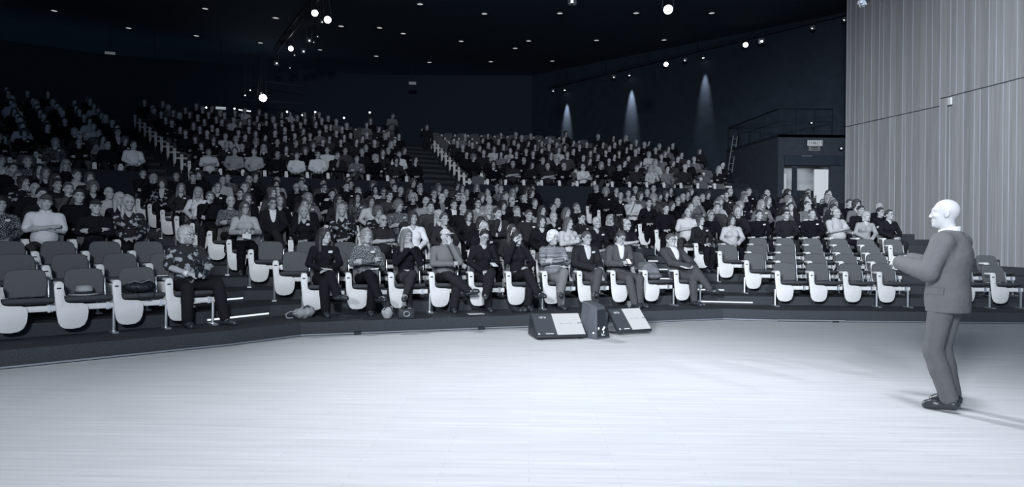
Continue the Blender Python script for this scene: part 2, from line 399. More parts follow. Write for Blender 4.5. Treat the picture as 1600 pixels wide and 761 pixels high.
for i, (xa, xb, yy, rot) in enumerate(((px(1274.5, 300, ZB).x, px(1297, 300, ZB).x, ZB+.12, 0.0), (px(1225, 300, ZB).x, px(1238, 300, ZB).x, ZB+.55, 0.0))):
    d_ = empty('door_%d' % (i+1), (xa, yy, 1.86)); tag_s(d_); wdt = xb-xa
    part('leaf', 'white', d_, MB().box(0, wdt, 0, .05, 0, dz-1.86-(.0 if i == 0 else .12)))
    if i == 0:
        h = part('handle', 'metal_dark', d_, MB().tube([(.03, 0, 1.15), (.03, -.07, 1.15)], .012).tube([(.03, 0, .8), (.03, -.07, .8)], .012).bar((.03, -.07, 1.2), (.03, -.07, .75), .016))
# railing
rl = empty('railing', (0, 0, 0)); tag(rl, 'thin black guard railing on top of the dark doorway block', 'railing')
P0, P1, P2 = Vector((far.x-.05, 27.1, ztop)), Vector((xl+.03, ZB+.05, ztop)), Vector((11.5, ZB+.05, ztop))
RH = .93
for a, b in ((P0, P1), (P1, P2)):
    u = Vector((0, 0, RH)); part('top_rail', 'rail', rl, MB().bar(a+u, b+u, .03, 6)); part('mid_rail', 'rail', rl, MB().bar(a+u*.5, b+u*.5, .012, 6))
for a, b, k in ((P0, P1, 4), (P1, P2, 3)):
    for i in range(k+1 if b is P2 else k):
        c = a+(b-a)*(i/k); part('post', 'rail', rl, MB().bar(c, c+Vector((0, 0, RH)), .022, 6))
# ladder leaning at the end of the block
ld = empty('ladder'); tag(ld, 'narrow metal ladder standing upright at the end of the dark block', 'ladder')
a0, a1 = px(1137, 270, 26.4), px(1146, 212, 26.6); off = Vector((.17, 0, 0))
part('rail', 'metal_grey', ld, MB().bar(a0, a1, .022, 6)); part('rail', 'metal_grey', ld, MB().bar(a0+off, a1+off, .022, 6))
for i in range(6): c = a0+(a1-a0)*((i+.5)/6); part('rung', 'metal_grey', ld, MB().bar(c, c+off, .012, 6))
# door sign, with its second plate
def text(name, s, size, m, parent, Mx, ext=.001, sx=1):
    c = bpy.data.curves.new(name, 'FONT'); c.body = s; c.size = size; c.extrude = ext; c.align_x = 'CENTER'; c.align_y = 'CENTER'; c.materials.append(m); c.resolution_u = 3
    t = bpy.data.objects.new('tmp', c); COL.objects.link(t); dg = bpy.context.evaluated_depsgraph_get()
    me = bpy.data.meshes.new_from_object(t.evaluated_get(dg)); bpy.data.objects.remove(t); bpy.data.curves.remove(c); me.name = name
    o = link(name, me, parent); o.matrix_local = Mx @ Matrix.Diagonal((sx, 1, 1, 1)); return o
M['sign'] = emat('sign_face', (.8, .88, 1.0), .42); M['sign_dim'] = emat('sign_face_dim', (.8, .88, 1), .13)
UP = Matrix.Rotation(pi/2, 4, 'X')
sp = px(1272, 224, ZB); sg = empty('exit_sign', sp); tag(sg, 'small lit rectangular sign with dark numerals above the doorway', 'sign')
part('housing', 'metal_dark', sg, MB().box(-.28, .28, -.06, 0, -.11, .11)); part('face', 'sign', sg, MB().box(-.27, .09, -.068, -.06, -.1, .1)); part('face', 'sign', sg, MB().box(.105, .27, -.068, -.06, -.1, .1))
text('numerals', '1146', .19, M['slot'], sg, Matrix.Translation((-.085, -.07, 0)) @ UP, sx=.78); text('numerals', '11', .19, M['slot'], sg, Matrix.Translation((.19, -.07, 0)) @ UP, sx=.8)
sp2 = px(1272, 232, ZB); s2 = empty('plate_sign', sp2); tag(s2, 'small dim plate hanging directly under the numeral sign', 'sign')
part('plate', 'sign_dim', s2, MB().box(-.19, .19, -.05, 0, -.085, .085)); part('print_bar', 'slot', s2, MB().box(-.13, .13, -.054, -.05, .01, .05)); part('print_bar', 'slot', s2, MB().box(-.13, .13, -.054, -.05, -.05, -.02))
for (x, y, z, nm) in ((1314, 232, ZB-.1, 'beside the doorway'), (1267.5, 192, ZB+.6, 'behind the railing')):
    p = px(x, y, z); o = empty('indicator_lamp', p); tag(o, 'tiny glowing indicator lamp '+nm, 'lamp')
    part('housing', 'metal_dark', o, MB().lathe([(0, .02), (.07, .02), (.07, -.05), (0, -.05)], M=Matrix.Rotation(pi/2, 4, 'X'))); part('lens', 'lens_dim', o, MB().lathe([(0, .05), (.025, .04), (.03, .02)], M=Matrix.Rotation(pi/2, 4, 'X')))
# ------------------------------------------------------------------ auditorium seats
POUT = [(.0, .60), (.006, .645), (.03, .672), (.072, .672), (.096, .65), (.1, .61), (.104, .47), (.115, .43), (.14, .412), (.19, .405), (.29, .40), (.33, .385), (.352, .35), (.354, .28), (.343, .2),
        (.315, .135), (.265, .102), (.19, .092), (.115, .10), (.072, .128), (.046, .18), (.03, .27), (.014, .43)]
XZ = Matrix(((1, 0, 0, 0), (0, 0, 1, 0), (0, 1, 0, 0), (0, 0, 0, 1)))       # (x, y, z) -> (x, z, y)
def chair_meshes():
    d = {}
    me = MB().prism(POUT, 0, .026, XZ).mesh('side_panel', M['panel']); d['side_panel'] = (bevel(me, .006, 2), None)
    PN_ = [(0, .60), (.006, .645), (.03, .672), (.072, .672), (.096, .65), (.1, .61), (.104, .30), (.10, .2), (.08, .15), (.05, .14), (.03, .16), (.02, .2), (.01, .43)]
    d['end_panel'] = (bevel(MB().prism(PN_, 0, .026, XZ).mesh('end_panel', M['panel']), .006, 2), None)
    d['arm_slot'] = (MB().box(.028, .072, -.002, .004, .582, .6).mesh('arm_slot', M['slot']), 'side_panel')
    d['armrest'] = (bevel(MB().box(.008, .09, .02, .20, .628, .668).mesh('armrest', M['white']), .015), None)
    # seat cushion: rolled front lip
    prof = [(.02, .43), (.005, .452), (.012, .474), (.04, .486), (.12, .480), (.25, .466), (.42, .458), (.46, .44), (.45, .415), (.25, .40), (.08, .40)]
    n = len(prof); V = []; xs = [(.115, .012), (.135, 0), (.595, 0), (.615, .012)]
    for x, ins in xs:
        for y, z in prof: V.append((x, y+(ins if y < .2 else -ins), z+(ins if z < .44 else -ins)))
    F = [(i*n+j, i*n+(j+1) % n, (i+1)*n+(j+1) % n, (i+1)*n+j) for i in range(3) for j in range(n)]+[tuple(range(n-1, -1, -1)), tuple(range(3*n, 4*n))]
    d['seat'] = (mesh('seat', V, F, M['seatdark'], True), None); d['seat'][0].set_sharp_from_angle(angle=1.0)
    # backrest: rounded panel, a little dished and reclined
    out = [(.17, .47), (.152, .55), (.152, .69), (.165, .755), (.195, .793), (.245, .806), (.365, .81), (.485, .806), (.535, .793), (.565, .755), (.578, .69), (.578, .55), (.56, .47)]
    V = []; m = len(out)
    for off, ins in ((.0, .012), (.012, 0), (.04, 0), (.055, .012)):
        for x, z in out:
            cx = .365; xx = cx+(x-cx)*(1-ins/.25); zz = .64+(z-.64)*(1-ins/.17)
            V.append((xx, .40+off+(zz-.47)*.22-.035*abs((xx-cx)/.25)**2, zz))
    F = [(i*m+j, i*m+(j+1) % m, (i+1)*m+(j+1) % m, (i+1)*m+j) for i in range(3) for j in range(m)]+[tuple(range(m)), tuple(range(4*m-1, 3*m-1, -1))]
    me = mesh('backrest', V, F, M['fabric'], True); me.set_sharp_from_angle(angle=1.0); d['backrest'] = (me, None)
    d['back_bracket'] = (bevel(MB().add([(.584, .37, .44), (.60, .37, .44), (.60, .42, .44), (.584, .42, .44), (.584, .42, .67), (.60, .42, .67), (.60, .46, .67), (.584, .46, .67)],
        [(0, 3, 2, 1), (4, 5, 6, 7), (0, 1, 5, 4), (2, 3, 7, 6), (1, 2, 6, 5), (3, 0, 4, 7)]).mesh('back_bracket', M['chrome']), .003), None)
    d['beam'] = (bevel(MB().box(.10, .66, .045, .10, .315, .385).mesh('beam', M['panel']), .008), None)
    d['beam_clip'] = (MB().box(.545, .575, .035, .105, .305, .395).box(.585, .592, .035, .105, .305, .395).mesh('beam_clip', M['chrome']), 'beam')
    mb = MB().bar((.035, .07, .32), (.035, .07, .02), .02, 8).box(.0, .07, -.05, .16, 0, .02)
    d['leg'] = (mb.mesh('leg', M['chrome']), None)
    return d
CH = chair_meshes()
def low_chair():
    V, F, K = [], [], []
    def add(mb, k):
        b = len(V); V.extend(mb.V); F.extend([tuple(i+b for i in f) for f in mb.F]); K.extend([k]*len(mb.F))
    o = [(0, .6), (.03, .672), (.072, .672), (.1, .61), (.11, .42), (.33, .39), (.35, .2), (.19, .09), (.06, .13), (.014, .43)]
    add(MB().prism(o, 0, .03, XZ), 0); add(MB().box(.004, .094, .03, .3, .62, .668), 0)
    add(MB().box(.12, .61, .01, .44, .40, .475), 1)
    add(MB().prism([(.155, .47), (.155, .74), (.2, .8), (.53, .8), (.575, .74), (.575, .47)], .42, .48, XZ), 2)
    add(MB().box(.03, .05, .06, .08, 0, .4), 0)
    return np.array(V), F, K

# ------------------------------------------------------------------ figures: signed distance fields meshed by surface nets
S = 1.01
def rotm(yaw=0, pitch=0, roll=0): return np.array((Matrix.Rotation(yaw, 3, 'Z') @ Matrix.Rotation(pitch, 3, 'X') @ Matrix.Rotation(roll, 3, 'Y')))
def RC(a, b, ra, rb, k=.025): return ('rc', np.array(a, float), np.array(b, float), ra, rb, k)
def EL(c, r, R=None, k=.02): return ('el', np.array(c, float), np.array(r, float), R, k)
def SUB(c, r, R=None, k=.01): return ('sub', np.array(c, float), np.array(r, float), R, k)
def bounds(p, g):
    if p[0] == 'rc':
        r = max(p[3], p[4])+g; return np.minimum(p[1], p[2])-r, np.maximum(p[1], p[2])+r
    r = max(p[2])+g; return p[1]-r, p[1]+r
def field(prims, ax, off=0.0):
    xs, ys, zs = ax
    F = np.full((len(xs), len(ys), len(zs)), .5, np.float32)
    for p in prims:
        lo, hi = bounds(p, .05+off)
        s = []
        for a, l, h in zip(ax, lo, hi):
            i0 = np.searchsorted(a, l); i1 = np.searchsorted(a, h); s.append(slice(i0, i1))
        if any(q.stop <= q.start for q in s): continue
        X = xs[s[0]][:, None, None]; Y = ys[s[1]][None, :, None]; Z = zs[s[2]][None, None, :]
        if p[0] == 'rc':
            a, b, ra, rb, k = p[1:]
            d = b-a; L2 = max(float(d @ d), 1e-9)
            t = ((X-a[0])*d[0]+(Y-a[1])*d[1]+(Z-a[2])*d[2])/L2; t = np.clip(t, 0, 1)
            D = np.sqrt((X-a[0]-t*d[0])**2+(Y-a[1]-t*d[1])**2+(Z-a[2]-t*d[2])**2)-(ra+(rb-ra)*t)
        else:
            c, r, R, k = p[1:]
            x, y, z = X-c[0], Y-c[1], Z-c[2]
            if R is not None: x, y, z = (R[0, 0]*x+R[1, 0]*y+R[2, 0]*z), (R[0, 1]*x+R[1, 1]*y+R[2, 1]*z), (R[0, 2]*x+R[1, 2]*y+R[2, 2]*z)
            k0 = np.sqrt((x/r[0])**2+(y/r[1])**2+(z/r[2])**2); k1 = np.sqrt((x/r[0]**2)**2+(y/r[1]**2)**2+(z/r[2]**2)**2)+1e-9
            D = k0*(k0-1)/k1
        G = F[tuple(s)]
        if p[0] == 'sub':
            D = -D; h = np.clip(.5-.5*(G-D)/k, 0, 1); F[tuple(s)] = G*(1-h)+D*h+k*h*(1-h)
        else:
            h = np.clip(.5+.5*(G-D)/k, 0, 1); F[tuple(s)] = G*(1-h)+D*h-k*h*(1-h)
    return F-off
CN = np.array([(i, j, k) for i in (0, 1) for j in (0, 1) for k in (0, 1)])
ED = [(a, b) for a in range(8) for b in range(a+1, 8) if np.abs(CN[a]-CN[b]).sum() == 1]
def nets(F, ax):
    xs, ys, zs = ax
    I = F < 0
    c = np.zeros(tuple(n-1 for n in F.shape), np.uint8)
    nx, ny, nz = c.shape
    for i, j, k in CN: c += I[i:i+nx, j:j+ny, k:k+nz]
    act = np.argwhere((c > 0) & (c < 8))
    if len(act) == 0: return np.zeros((0, 3)), np.zeros((0, 4), int)
    idx = np.full(c.shape, -1, np.int32); idx[act[:, 0], act[:, 1], act[:, 2]] = np.arange(len(act))
    val = np.stack([F[act[:, 0]+i, act[:, 1]+j, act[:, 2]+k] for i, j, k in CN], 1)
    pos = np.stack([np.stack([xs[act[:, 0]+i], ys[act[:, 1]+j], zs[act[:, 2]+k]], 1) for i, j, k in CN], 1)
    acc = np.zeros((len(act), 3)); cnt = np.zeros(len(act))
    for a, b in ED:
        m = (val[:, a] < 0) != (val[:, b] < 0)
        t = val[m, a]/(val[m, a]-val[m, b])
        acc[m] += pos[m, a]+(pos[m, b]-pos[m, a])*t[:, None]; cnt[m] += 1
    V = acc/cnt[:, None]
    Q = []
    for axs in range(3):
        sl = [slice(None)]*3; s2 = [slice(None)]*3; sl[axs] = slice(0, -1); s2[axs] = slice(1, None)
        A, B = I[tuple(sl)], I[tuple(s2)]
        e = np.argwhere(A != B); u, v = [(1, 2), (2, 0), (0, 1)][axs]
        e = e[(e[:, u] > 0) & (e[:, v] > 0) & (e[:, u] < F.shape[u]-1) & (e[:, v] < F.shape[v]-1)]
        ins = A[e[:, 0], e[:, 1], e[:, 2]]
        def at(du, dv):
            q = e.copy(); q[:, u] -= du; q[:, v] -= dv; return idx[q[:, 0], q[:, 1], q[:, 2]]
        q = np.stack([at(1, 1), at(0, 1), at(0, 0), at(1, 0)], 1)
        q[~ins] = q[~ins][:, ::-1]
        Q.append(q)
    Q = np.concatenate(Q); Q = Q[(Q >= 0).all(1)]
    return V, Q
def axis(lo, hi, step, fine=()):
    pts = [lo]
    while pts[-1] < hi:
        p = pts[-1]; st = step
        for a, b, s in fine:
            if a-step < p < b: st = min(st, s)
        pts.append(p+st)
    return np.array(pts, np.float32)

def head_prims(c, R, fem=False):
    P = lambda x, y, z: c+R @ np.array((x, y, z))
    w = .93 if fem else 1.0
    L = [EL(P(0, .012, .028), (.077*w, .097, .095), R, .02), EL(P(0, -.022, -.045), (.060*w, .068, .075), R, .03), EL(P(0, -.066, -.098), (.026*w, .024, .022), R, .03),
         EL(P(0, -.072, .030), (.052*w, .026, .016), R, .02),
         RC(P(0, -.090, .012), P(0, -.105, -.027), .0075, .0115, .012), EL(P(.011, -.100, -.030), (.009, .010, .008), R, .008), EL(P(-.011, -.100, -.030), (.009, .010, .008), R, .008),
         SUB(P(.031, -.104, .008), (.020, .016, .013), R, .014), SUB(P(-.031, -.104, .008), (.020, .016, .013), R, .014),
         EL(P(.031, -.083, .008), (.0135, .0125, .0105), R, .004), EL(P(-.031, -.083, .008), (.0135, .0125, .0105), R, .004),
         EL(P(0, -.088, -.060), (.024, .010, .0055), R, .008), EL(P(0, -.087, -.071), (.021, .010, .006), R, .008),
         EL(P(.040, -.070, -.020), (.022, .022, .018), R, .02), EL(P(-.040, -.070, -.020), (.022, .022, .018), R, .02)]
    for s in (1, -1):
        L += [EL(P(s*.079*w, .012, -.002), (.009, .021, .032), R @ rotm(s*-.35), .008), EL(P(s*.076*w, .006, -.026), (.008, .010, .010), R, .008)]
    return L
def hand_prims(w, d, nrm, side, curl=.5, fr=.0088):
    """w wrist, d pointing to the fingers, nrm out of the palm, side +1/-1: on which side of d the thumb sits"""
    w = np.array(w, float); d = np.array(d, float); d /= np.linalg.norm(d); nrm = np.array(nrm, float); nrm -= d*(d @ nrm); nrm /= np.linalg.norm(nrm)
    lat = np.cross(d, nrm)*side
    R = np.stack([lat, d, nrm], 1)
    L = [EL(w+d*.050, (.040, .052, .0165), R, .015)]
    for i, (o, ln) in enumerate(((.029, .066), (.010, .075), (-.010, .070), (-.028, .055))):
        a = w+d*(.088-.006*(i == 3))+lat*o
        c1, c2 = curl*.8, curl*1.9
        b = a+(d*math.cos(c1)+nrm*math.sin(c1)+lat*o*1.5)*ln*.5
        e = b+(d*math.cos(c2)+nrm*math.sin(c2))*ln*.5
        L += [RC(a, b, fr+.0008, fr, .006), RC(b, e, fr, fr-.0012, .004)]
    a = w+d*.028+lat*.030; b = a+(d*.62+lat*.55+nrm*.45)*.042; e = b+(d*.85+nrm*.35)*.032
    L += [RC(a, b, .013, .0105, .010), RC(b, e, .0105, .0088, .004)]
    return L

ARMS = {   # per arm (image-left arm, image-right arm): elbow, wrist, hand direction, palm normal, curl
    'lap':   (((-.245, .00, .80), (-.075, -.25, .665), (.55, -.8, -.15), (.3, .2, -1), .5), ((.245, .00, .80), (.075, -.23, .675), (-.7, -.6, -.1), (-.2, .2, -1), .5)),
    'cross': (((-.235, -.06, .80), (.07, -.205, .855), (1, .15, .12), (0, 1, 0), .4), ((.235, -.06, .80), (-.06, -.165, .83), (-1, .15, .1), (0, 1, 0), .4)),
    'chin':  (((-.19, -.17, .80), (-.055, -.135, 1.075), (.25, .02, 1), (.3, 1, 0), .9), ((.235, -.05, .79), (-.05, -.20, .79), (-1, .1, .05), (0, 1, -.1), .5)),
    'chin2': (((-.235, -.05, .79), (.05, -.20, .79), (1, .1, .05), (0, 1, -.1), .5), ((.19, -.17, .80), (.06, -.13, 1.075), (-.25, .02, 1), (-.3, 1, 0), .9)),
    'knees': (((-.25, -.06, .78), (-.12, -.33, .655), (.2, -1, -.25), (0, .1, -1), .45), ((.25, -.06, .78), (.12, -.33, .655), (-.2, -1, -.25), (0, .1, -1), .45)),
    'hold':  (((-.235, -.03, .78), (-.09, -.26, .78), (.45, -.75, .3), (.9, .1, .2), .8), ((.235, -.03, .78), (.09, -.26, .78), (-.45, -.75, .3), (-.9, .1, .2), .8)),
}
LEGS = {   # hip to knee, ankle, toe for the two legs
    'flat':  (((-.105, -.43, .51), (-.11, -.39, .085), (-.12, -.56, .03)), ((.105, -.43, .51), (.11, -.41, .085), (.125, -.58, .03))),
    'wide':  (((-.17, -.40, .52), (-.15, -.38, .085), (-.19, -.53, .03)), ((.20, -.40, .52), (.23, -.44, .085), (.32, -.56, .03))),
    'crossR': (((-.06, -.44, .53), (-.02, -.40, .085), (-.02, -.57, .03)), ((.01, -.45, .645), (-.13, -.60, .30), (-.17, -.74, .27))),   # image-right leg over
    'crossL': (((-.01, -.45, .645), (.13, -.60, .30), (.20, -.73, .27)), ((.06, -.44, .53), (.02, -.40, .085), (.02, -.57, .03))),
    'ankleL': (((-.05, -.43, .61), (.27, -.50, .36), (.40, -.58, .36)), ((.10, -.42, .53), (.05, -.39, .085), (.03, -.56, .03))),
    'tuck':  (((-.09, -.42, .51), (-.06, -.26, .085), (-.06, -.42, .03)), ((.09, -.42, .51), (.08, -.30, .085), (.08, -.46, .03))),
}
A_ = np.array
def figure(arms='lap', legs='flat', fem=False, yaw=0, pitch=0, belly=0, lean=0, slouch=0, sleeve=1.0, jacket=False, collar=False, vneck=False, skirt=False, step=.013, hstep=.0075, low=False, joints=None):
    """seated by default; returns {part: (V, F, fm)} and the head frame"""
    J = joints
    if J is None:
        sw = .168 if fem else .188
        dx, dy, dz = lean, slouch, -slouch*.35
        J = dict(pel=A_((0, .03, .545)), wst=A_((dx*.35, .055+dy*.3, .70+dz*.3)), che=A_((dx*.7, .06+dy*.6, .89+dz*.7)), nek=A_((dx, .06+dy, 1.075+dz)), head=A_((dx*1.25, .02+dy*1.2, 1.235+dz)),
                 shL=A_((-sw+dx*.9, .062+dy*.9, 1.005+dz)), shR=A_((sw+dx*.9, .062+dy*.9, 1.005+dz)), hipL=A_((-.088, .0, .545)), hipR=A_((.088, .0, .545)))
        (J['elL'], J['wrL'], J['hdL'], J['hnL'], J['cuL']), (J['elR'], J['wrR'], J['hdR'], J['hnR'], J['cuR']) = ARMS[arms] if isinstance(arms, str) else arms
        (J['knL'], J['anL'], J['toL']), (J['knR'], J['anR'], J['toR']) = LEGS[legs] if isinstance(legs, str) else legs
    J = {k: (A_(v, float) if not (np.isscalar(v) or k == 'skirtp') else v) for k, v in J.items()}
    f = .88 if fem else 1.0
    tr = J.get('tr')                                     # torso rotation (standing figures)
    R0 = rotm(0) if tr is None else tr
    up = J['nek']-J['pel']; up = up/np.linalg.norm(up)
    torso = [EL(J['pel']+A_((0, .0, .02)), (.158*(.96 if fem else 1), .118, .105), R0, .05), EL(J['wst'], (.135*f+belly*.3, .105*f+belly*.4, .14), R0, .07), EL(J['che'], (.158*f, .112*f, .17), R0, .06),
             RC(J['shL']*.86+J['nek']*.14-up*.01, J['shR']*.86+J['nek']*.14-up*.01, .066*f, .066*f, .05), RC(J['nek']-up*.01, J['nek']+up*.03, .07, .052, .05)]
    if belly: torso.append(EL(J['wst']+A_((0, -.05-belly*.4, -.02)), (.13+belly*.3, .10+belly*.5, .12), R0, .06))
    if fem: torso += [EL(J['che']+R0 @ A_((s*.068, -.082, .01)), (.058, .055, .06), R0, .035) for s in (1, -1)]
    arml = []; upper = []; hands = []
    for q, sg in (('L', -1), ('R', 1)):
        sh, el, wr = J['sh'+q], J['el'+q], J['wr'+q]
        upper += [RC(sh, el, .054*f, .043*f, .03)]
        arml += [RC(el, el+(wr-el)*.35, .043*f, .040*f, .02), RC(el+(wr-el)*.3, wr, .041*f, .027*f, .02)]
        if not low: hands += hand_prims(wr, J['hd'+q], J['hn'+q], J.get('side'+q, sg), J['cu'+q], .0092 if step > .01 else .0085)
        else: hands += [EL(wr+A_(J['hd'+q])*.06/np.linalg.norm(J['hd'+q]), (.045, .045, .03), None, .02)]
    legs_ = []; feet = []; hems = []
    for q in 'LR':
        h, k, a, t = J['hip'+q], J['kn'+q], J['an'+q], J['to'+q]
        legs_ += [RC(h, k, .088, .060, .04), RC(k, k+(a-k)*.4, .058, .056, .03), RC(k+(a-k)*.35, a, .056, .040, .03)]
        hems.append(RC(k+(a-k)*.12, a+(k-a)*.05, .058, .053, .03))
        hl = a+(a-t)*.16; hl[2] = min(t[2]+.012, hl[2]) if J is not None and a[2]-t[2] < .2 else hl[2]
        fd = (t-a)/np.linalg.norm(t-a)
        feet += [RC(a, a+A_((0, 0, -.03))-fd*.02, .038, .036, .02), RC(a+A_((0, 0, -.042))-fd*.035, t+A_((0, 0, -.006)), .033, .024, .02), RC(t-fd*.012, t-fd*.06, .026, .035, .02)]
    HR = rotm(yaw, pitch) if 'HR' not in J else J['HR']
    hc = J['head']
    neck = [RC(J['nek']-up*.03, hc+HR @ A_((0, .02, -.055)), .058*f, .053*f, .025)]
    headp = head_prims(hc, HR, fem)
    body = torso+upper+arml+legs_+feet+neck+hands+headp
    if low: body = torso[2:]+arml+neck+hands+headp
    lo = np.min([bounds(p, .03)[0] for p in body if p[0] != 'sub'], 0); hi = np.max([bounds(p, .03)[1] for p in body if p[0] != 'sub'], 0)
    fine = [(hc[i]-.13, hc[i]+.13, hstep) for i in range(3)]
    ax = [axis(lo[i], hi[i], step, [fine[i]]) for i in range(3)]
    out = {}
    def put(name, F, fm=None, axx=ax):
        V, Q = nets(F, axx)
        if len(Q): out[name] = [V, Q, fm]
    F = field(body, ax)
    put('body', F)
    V, Q, _ = out['body']
    loc = (V-hc) @ HR
    cen = loc[Q].mean(1); fm = np.zeros(len(Q), int)
    fr = cen[:, 1] < -.06
    axx_ = np.abs(cen[:, 0])
    fm[fr & (((axx_-.031)/.014)**2+((cen[:, 2]-.008)/.008)**2 < 1)] = 1
    fm[fr & (np.abs(axx_-.033) < .021) & (np.abs(cen[:, 2]-.032-.002*(axx_-.033)/.02) < .005)] = 1
    fm[fr & (axx_ < .023) & (np.abs(cen[:, 2]+.0655) < .007)] = 2
    out['body'][2] = fm*0 if low else fm
    # clothing shells
    def neckcut(F, r, lowz, drop=0.0):
        G = field([RC(J['nek']+up*lowz, hc+up*.2, r, r+.03, .01)]+([RC(J['nek']+up*lowz+R0 @ A_((0, -.09, .02)), J['nek']+R0 @ A_((0, -.16, -drop)), .055, .012, .02)] if drop else []), ax)
        return np.maximum(F, -G)
    ar = list(upper)
    if sleeve >= 1: ar += [RC(p[1], p[2], p[3], max(p[4], .034), p[5]) for p in arml]
    elif sleeve > 0: ar = [RC(J['sh'+q], J['sh'+q]+(J['el'+q]-J['sh'+q])*sleeve, .058*f, .056*f, .03) for q in 'LR']
    tp = torso+ar
    T = field(tp, ax, .014)
    if sleeve >= 1:
        cut = field([p for p in hands], ax, .004); T = np.maximum(T, -cut)
    T = neckcut(T, .076 if collar else .068, -.002 if collar else -.012, .16 if (vneck or (collar and jacket)) and not jacket else 0)
    T = np.maximum(T, ((lo[2]*0+J['pel'][2]-.085)-ax[2])[None, None, :])
    put('top', T)
    if collar:
        hgt = (ax[0][:, None, None]-J['nek'][0])*up[0]+(ax[1][None, :, None]-J['nek'][1])*up[1]+(ax[2][None, None, :]-J['nek'][2])*up[2]
        Cf = field([RC(J['nek']-up*.02, J['nek']+up*.10, .084*f, .078*f, .01)], ax)
        Ci = field([RC(J['nek']-up*.06, J['nek']+up*.16, .063*f, .063*f, .01), RC(J['nek']+R0 @ A_((0, -.06, .02)), J['nek']+R0 @ A_((0, -.12, -.02)), .014, .01, .01)], ax)
        Cf = np.maximum(Cf, hgt-.048-.25*(ax[1][None, :, None]-J['nek'][1]))
        put('collar', np.maximum(Cf, -Ci))
    if jacket:
        sl = J.get('sl', 0.0); tq = torso+[RC(p[1], p[2], p[3]+sl*.6, p[4]+sl, p[5]) for p in upper]+[RC(p[1], p[2], p[3]+.003+sl, max(p[4], .036)+sl*.5, p[5]) for p in arml]
        hemz = J.get('hem', J['pel'][2]-.10)
        if 'skirtp' in J: tq = tq+J['skirtp']
        Jk = field(tq, ax, .024)
        Jk = np.maximum(Jk, -field(hands, ax, .006))
        Jk = neckcut(Jk, .076, -.012)
        open_ = field([RC(J['nek']+R0 @ A_((0, -.10, .06)), J['wst']*.75+J['pel']*.25+R0 @ A_((0, -.20, 0)), .085, .012, .01)], ax)
        hg = (ax[0][:, None, None]-J['nek'][0])*up[0]+(ax[1][None, :, None]-J['nek'][1])*up[1]+(ax[2][None, None, :]-J['nek'][2])*up[2]
        C2 = np.maximum(np.maximum(field([RC(J['nek']-up*.05, J['nek']+up*.06, .112*f, .094*f, .01)], ax), -field([RC(J['nek']-up*.1, J['nek']+up*.14, .080*f, .080*f, .01)], ax)), hg+.004-.3*(ax[1][None, :, None]-J['nek'][1]))
        Jk = np.minimum(Jk, C2)
        Jk = np.maximum(Jk, -open_); Jk = np.maximum(Jk, (hemz-ax[2])[None, None, :])
        put('jacket', Jk)
    if not low:
        lg = [torso[0]]+legs_+([] if skirt else hems)
        if skirt: Lf = field(lg, ax, .006); 
        else: Lf = field(lg, ax, .012)
        Lf = np.maximum(Lf, np.minimum((ax[2]-(J['pel'][2]+.09))[None, None, :], (ax[1]+.16)[None, :, None]))
        sh = field(feet, ax, .010)
        put('trousers', np.maximum(Lf, -sh) if not skirt else np.maximum(Lf, -field(feet, ax, .004)))
        if skirt:
            kn = (J['knL']+J['knR'])/2; hp = A_((0, .02, .545))
            Sk = field([RC(hp+A_((s*.07, 0, 0)), kn+A_((s*.06, .12, -.0)), .105, .085, .05) for s in (1, -1)], ax, .012)
            put('skirt', np.maximum(Sk, -(ax[1]-(kn[1]+.10))[None, :, None]))
        top = np.full(F.shape, -.5, np.float32)
        ank = field([RC(J['an'+q]+A_((0, 0, .045)), J['an'+q]+A_((0, 0, .25)), .07, .09, .01) for q in 'LR'], ax)
        put('shoes', np.maximum(sh, -ank))
    for k in out:
        out[k][0] = out[k][0]*S
    return out, hc*S, HR

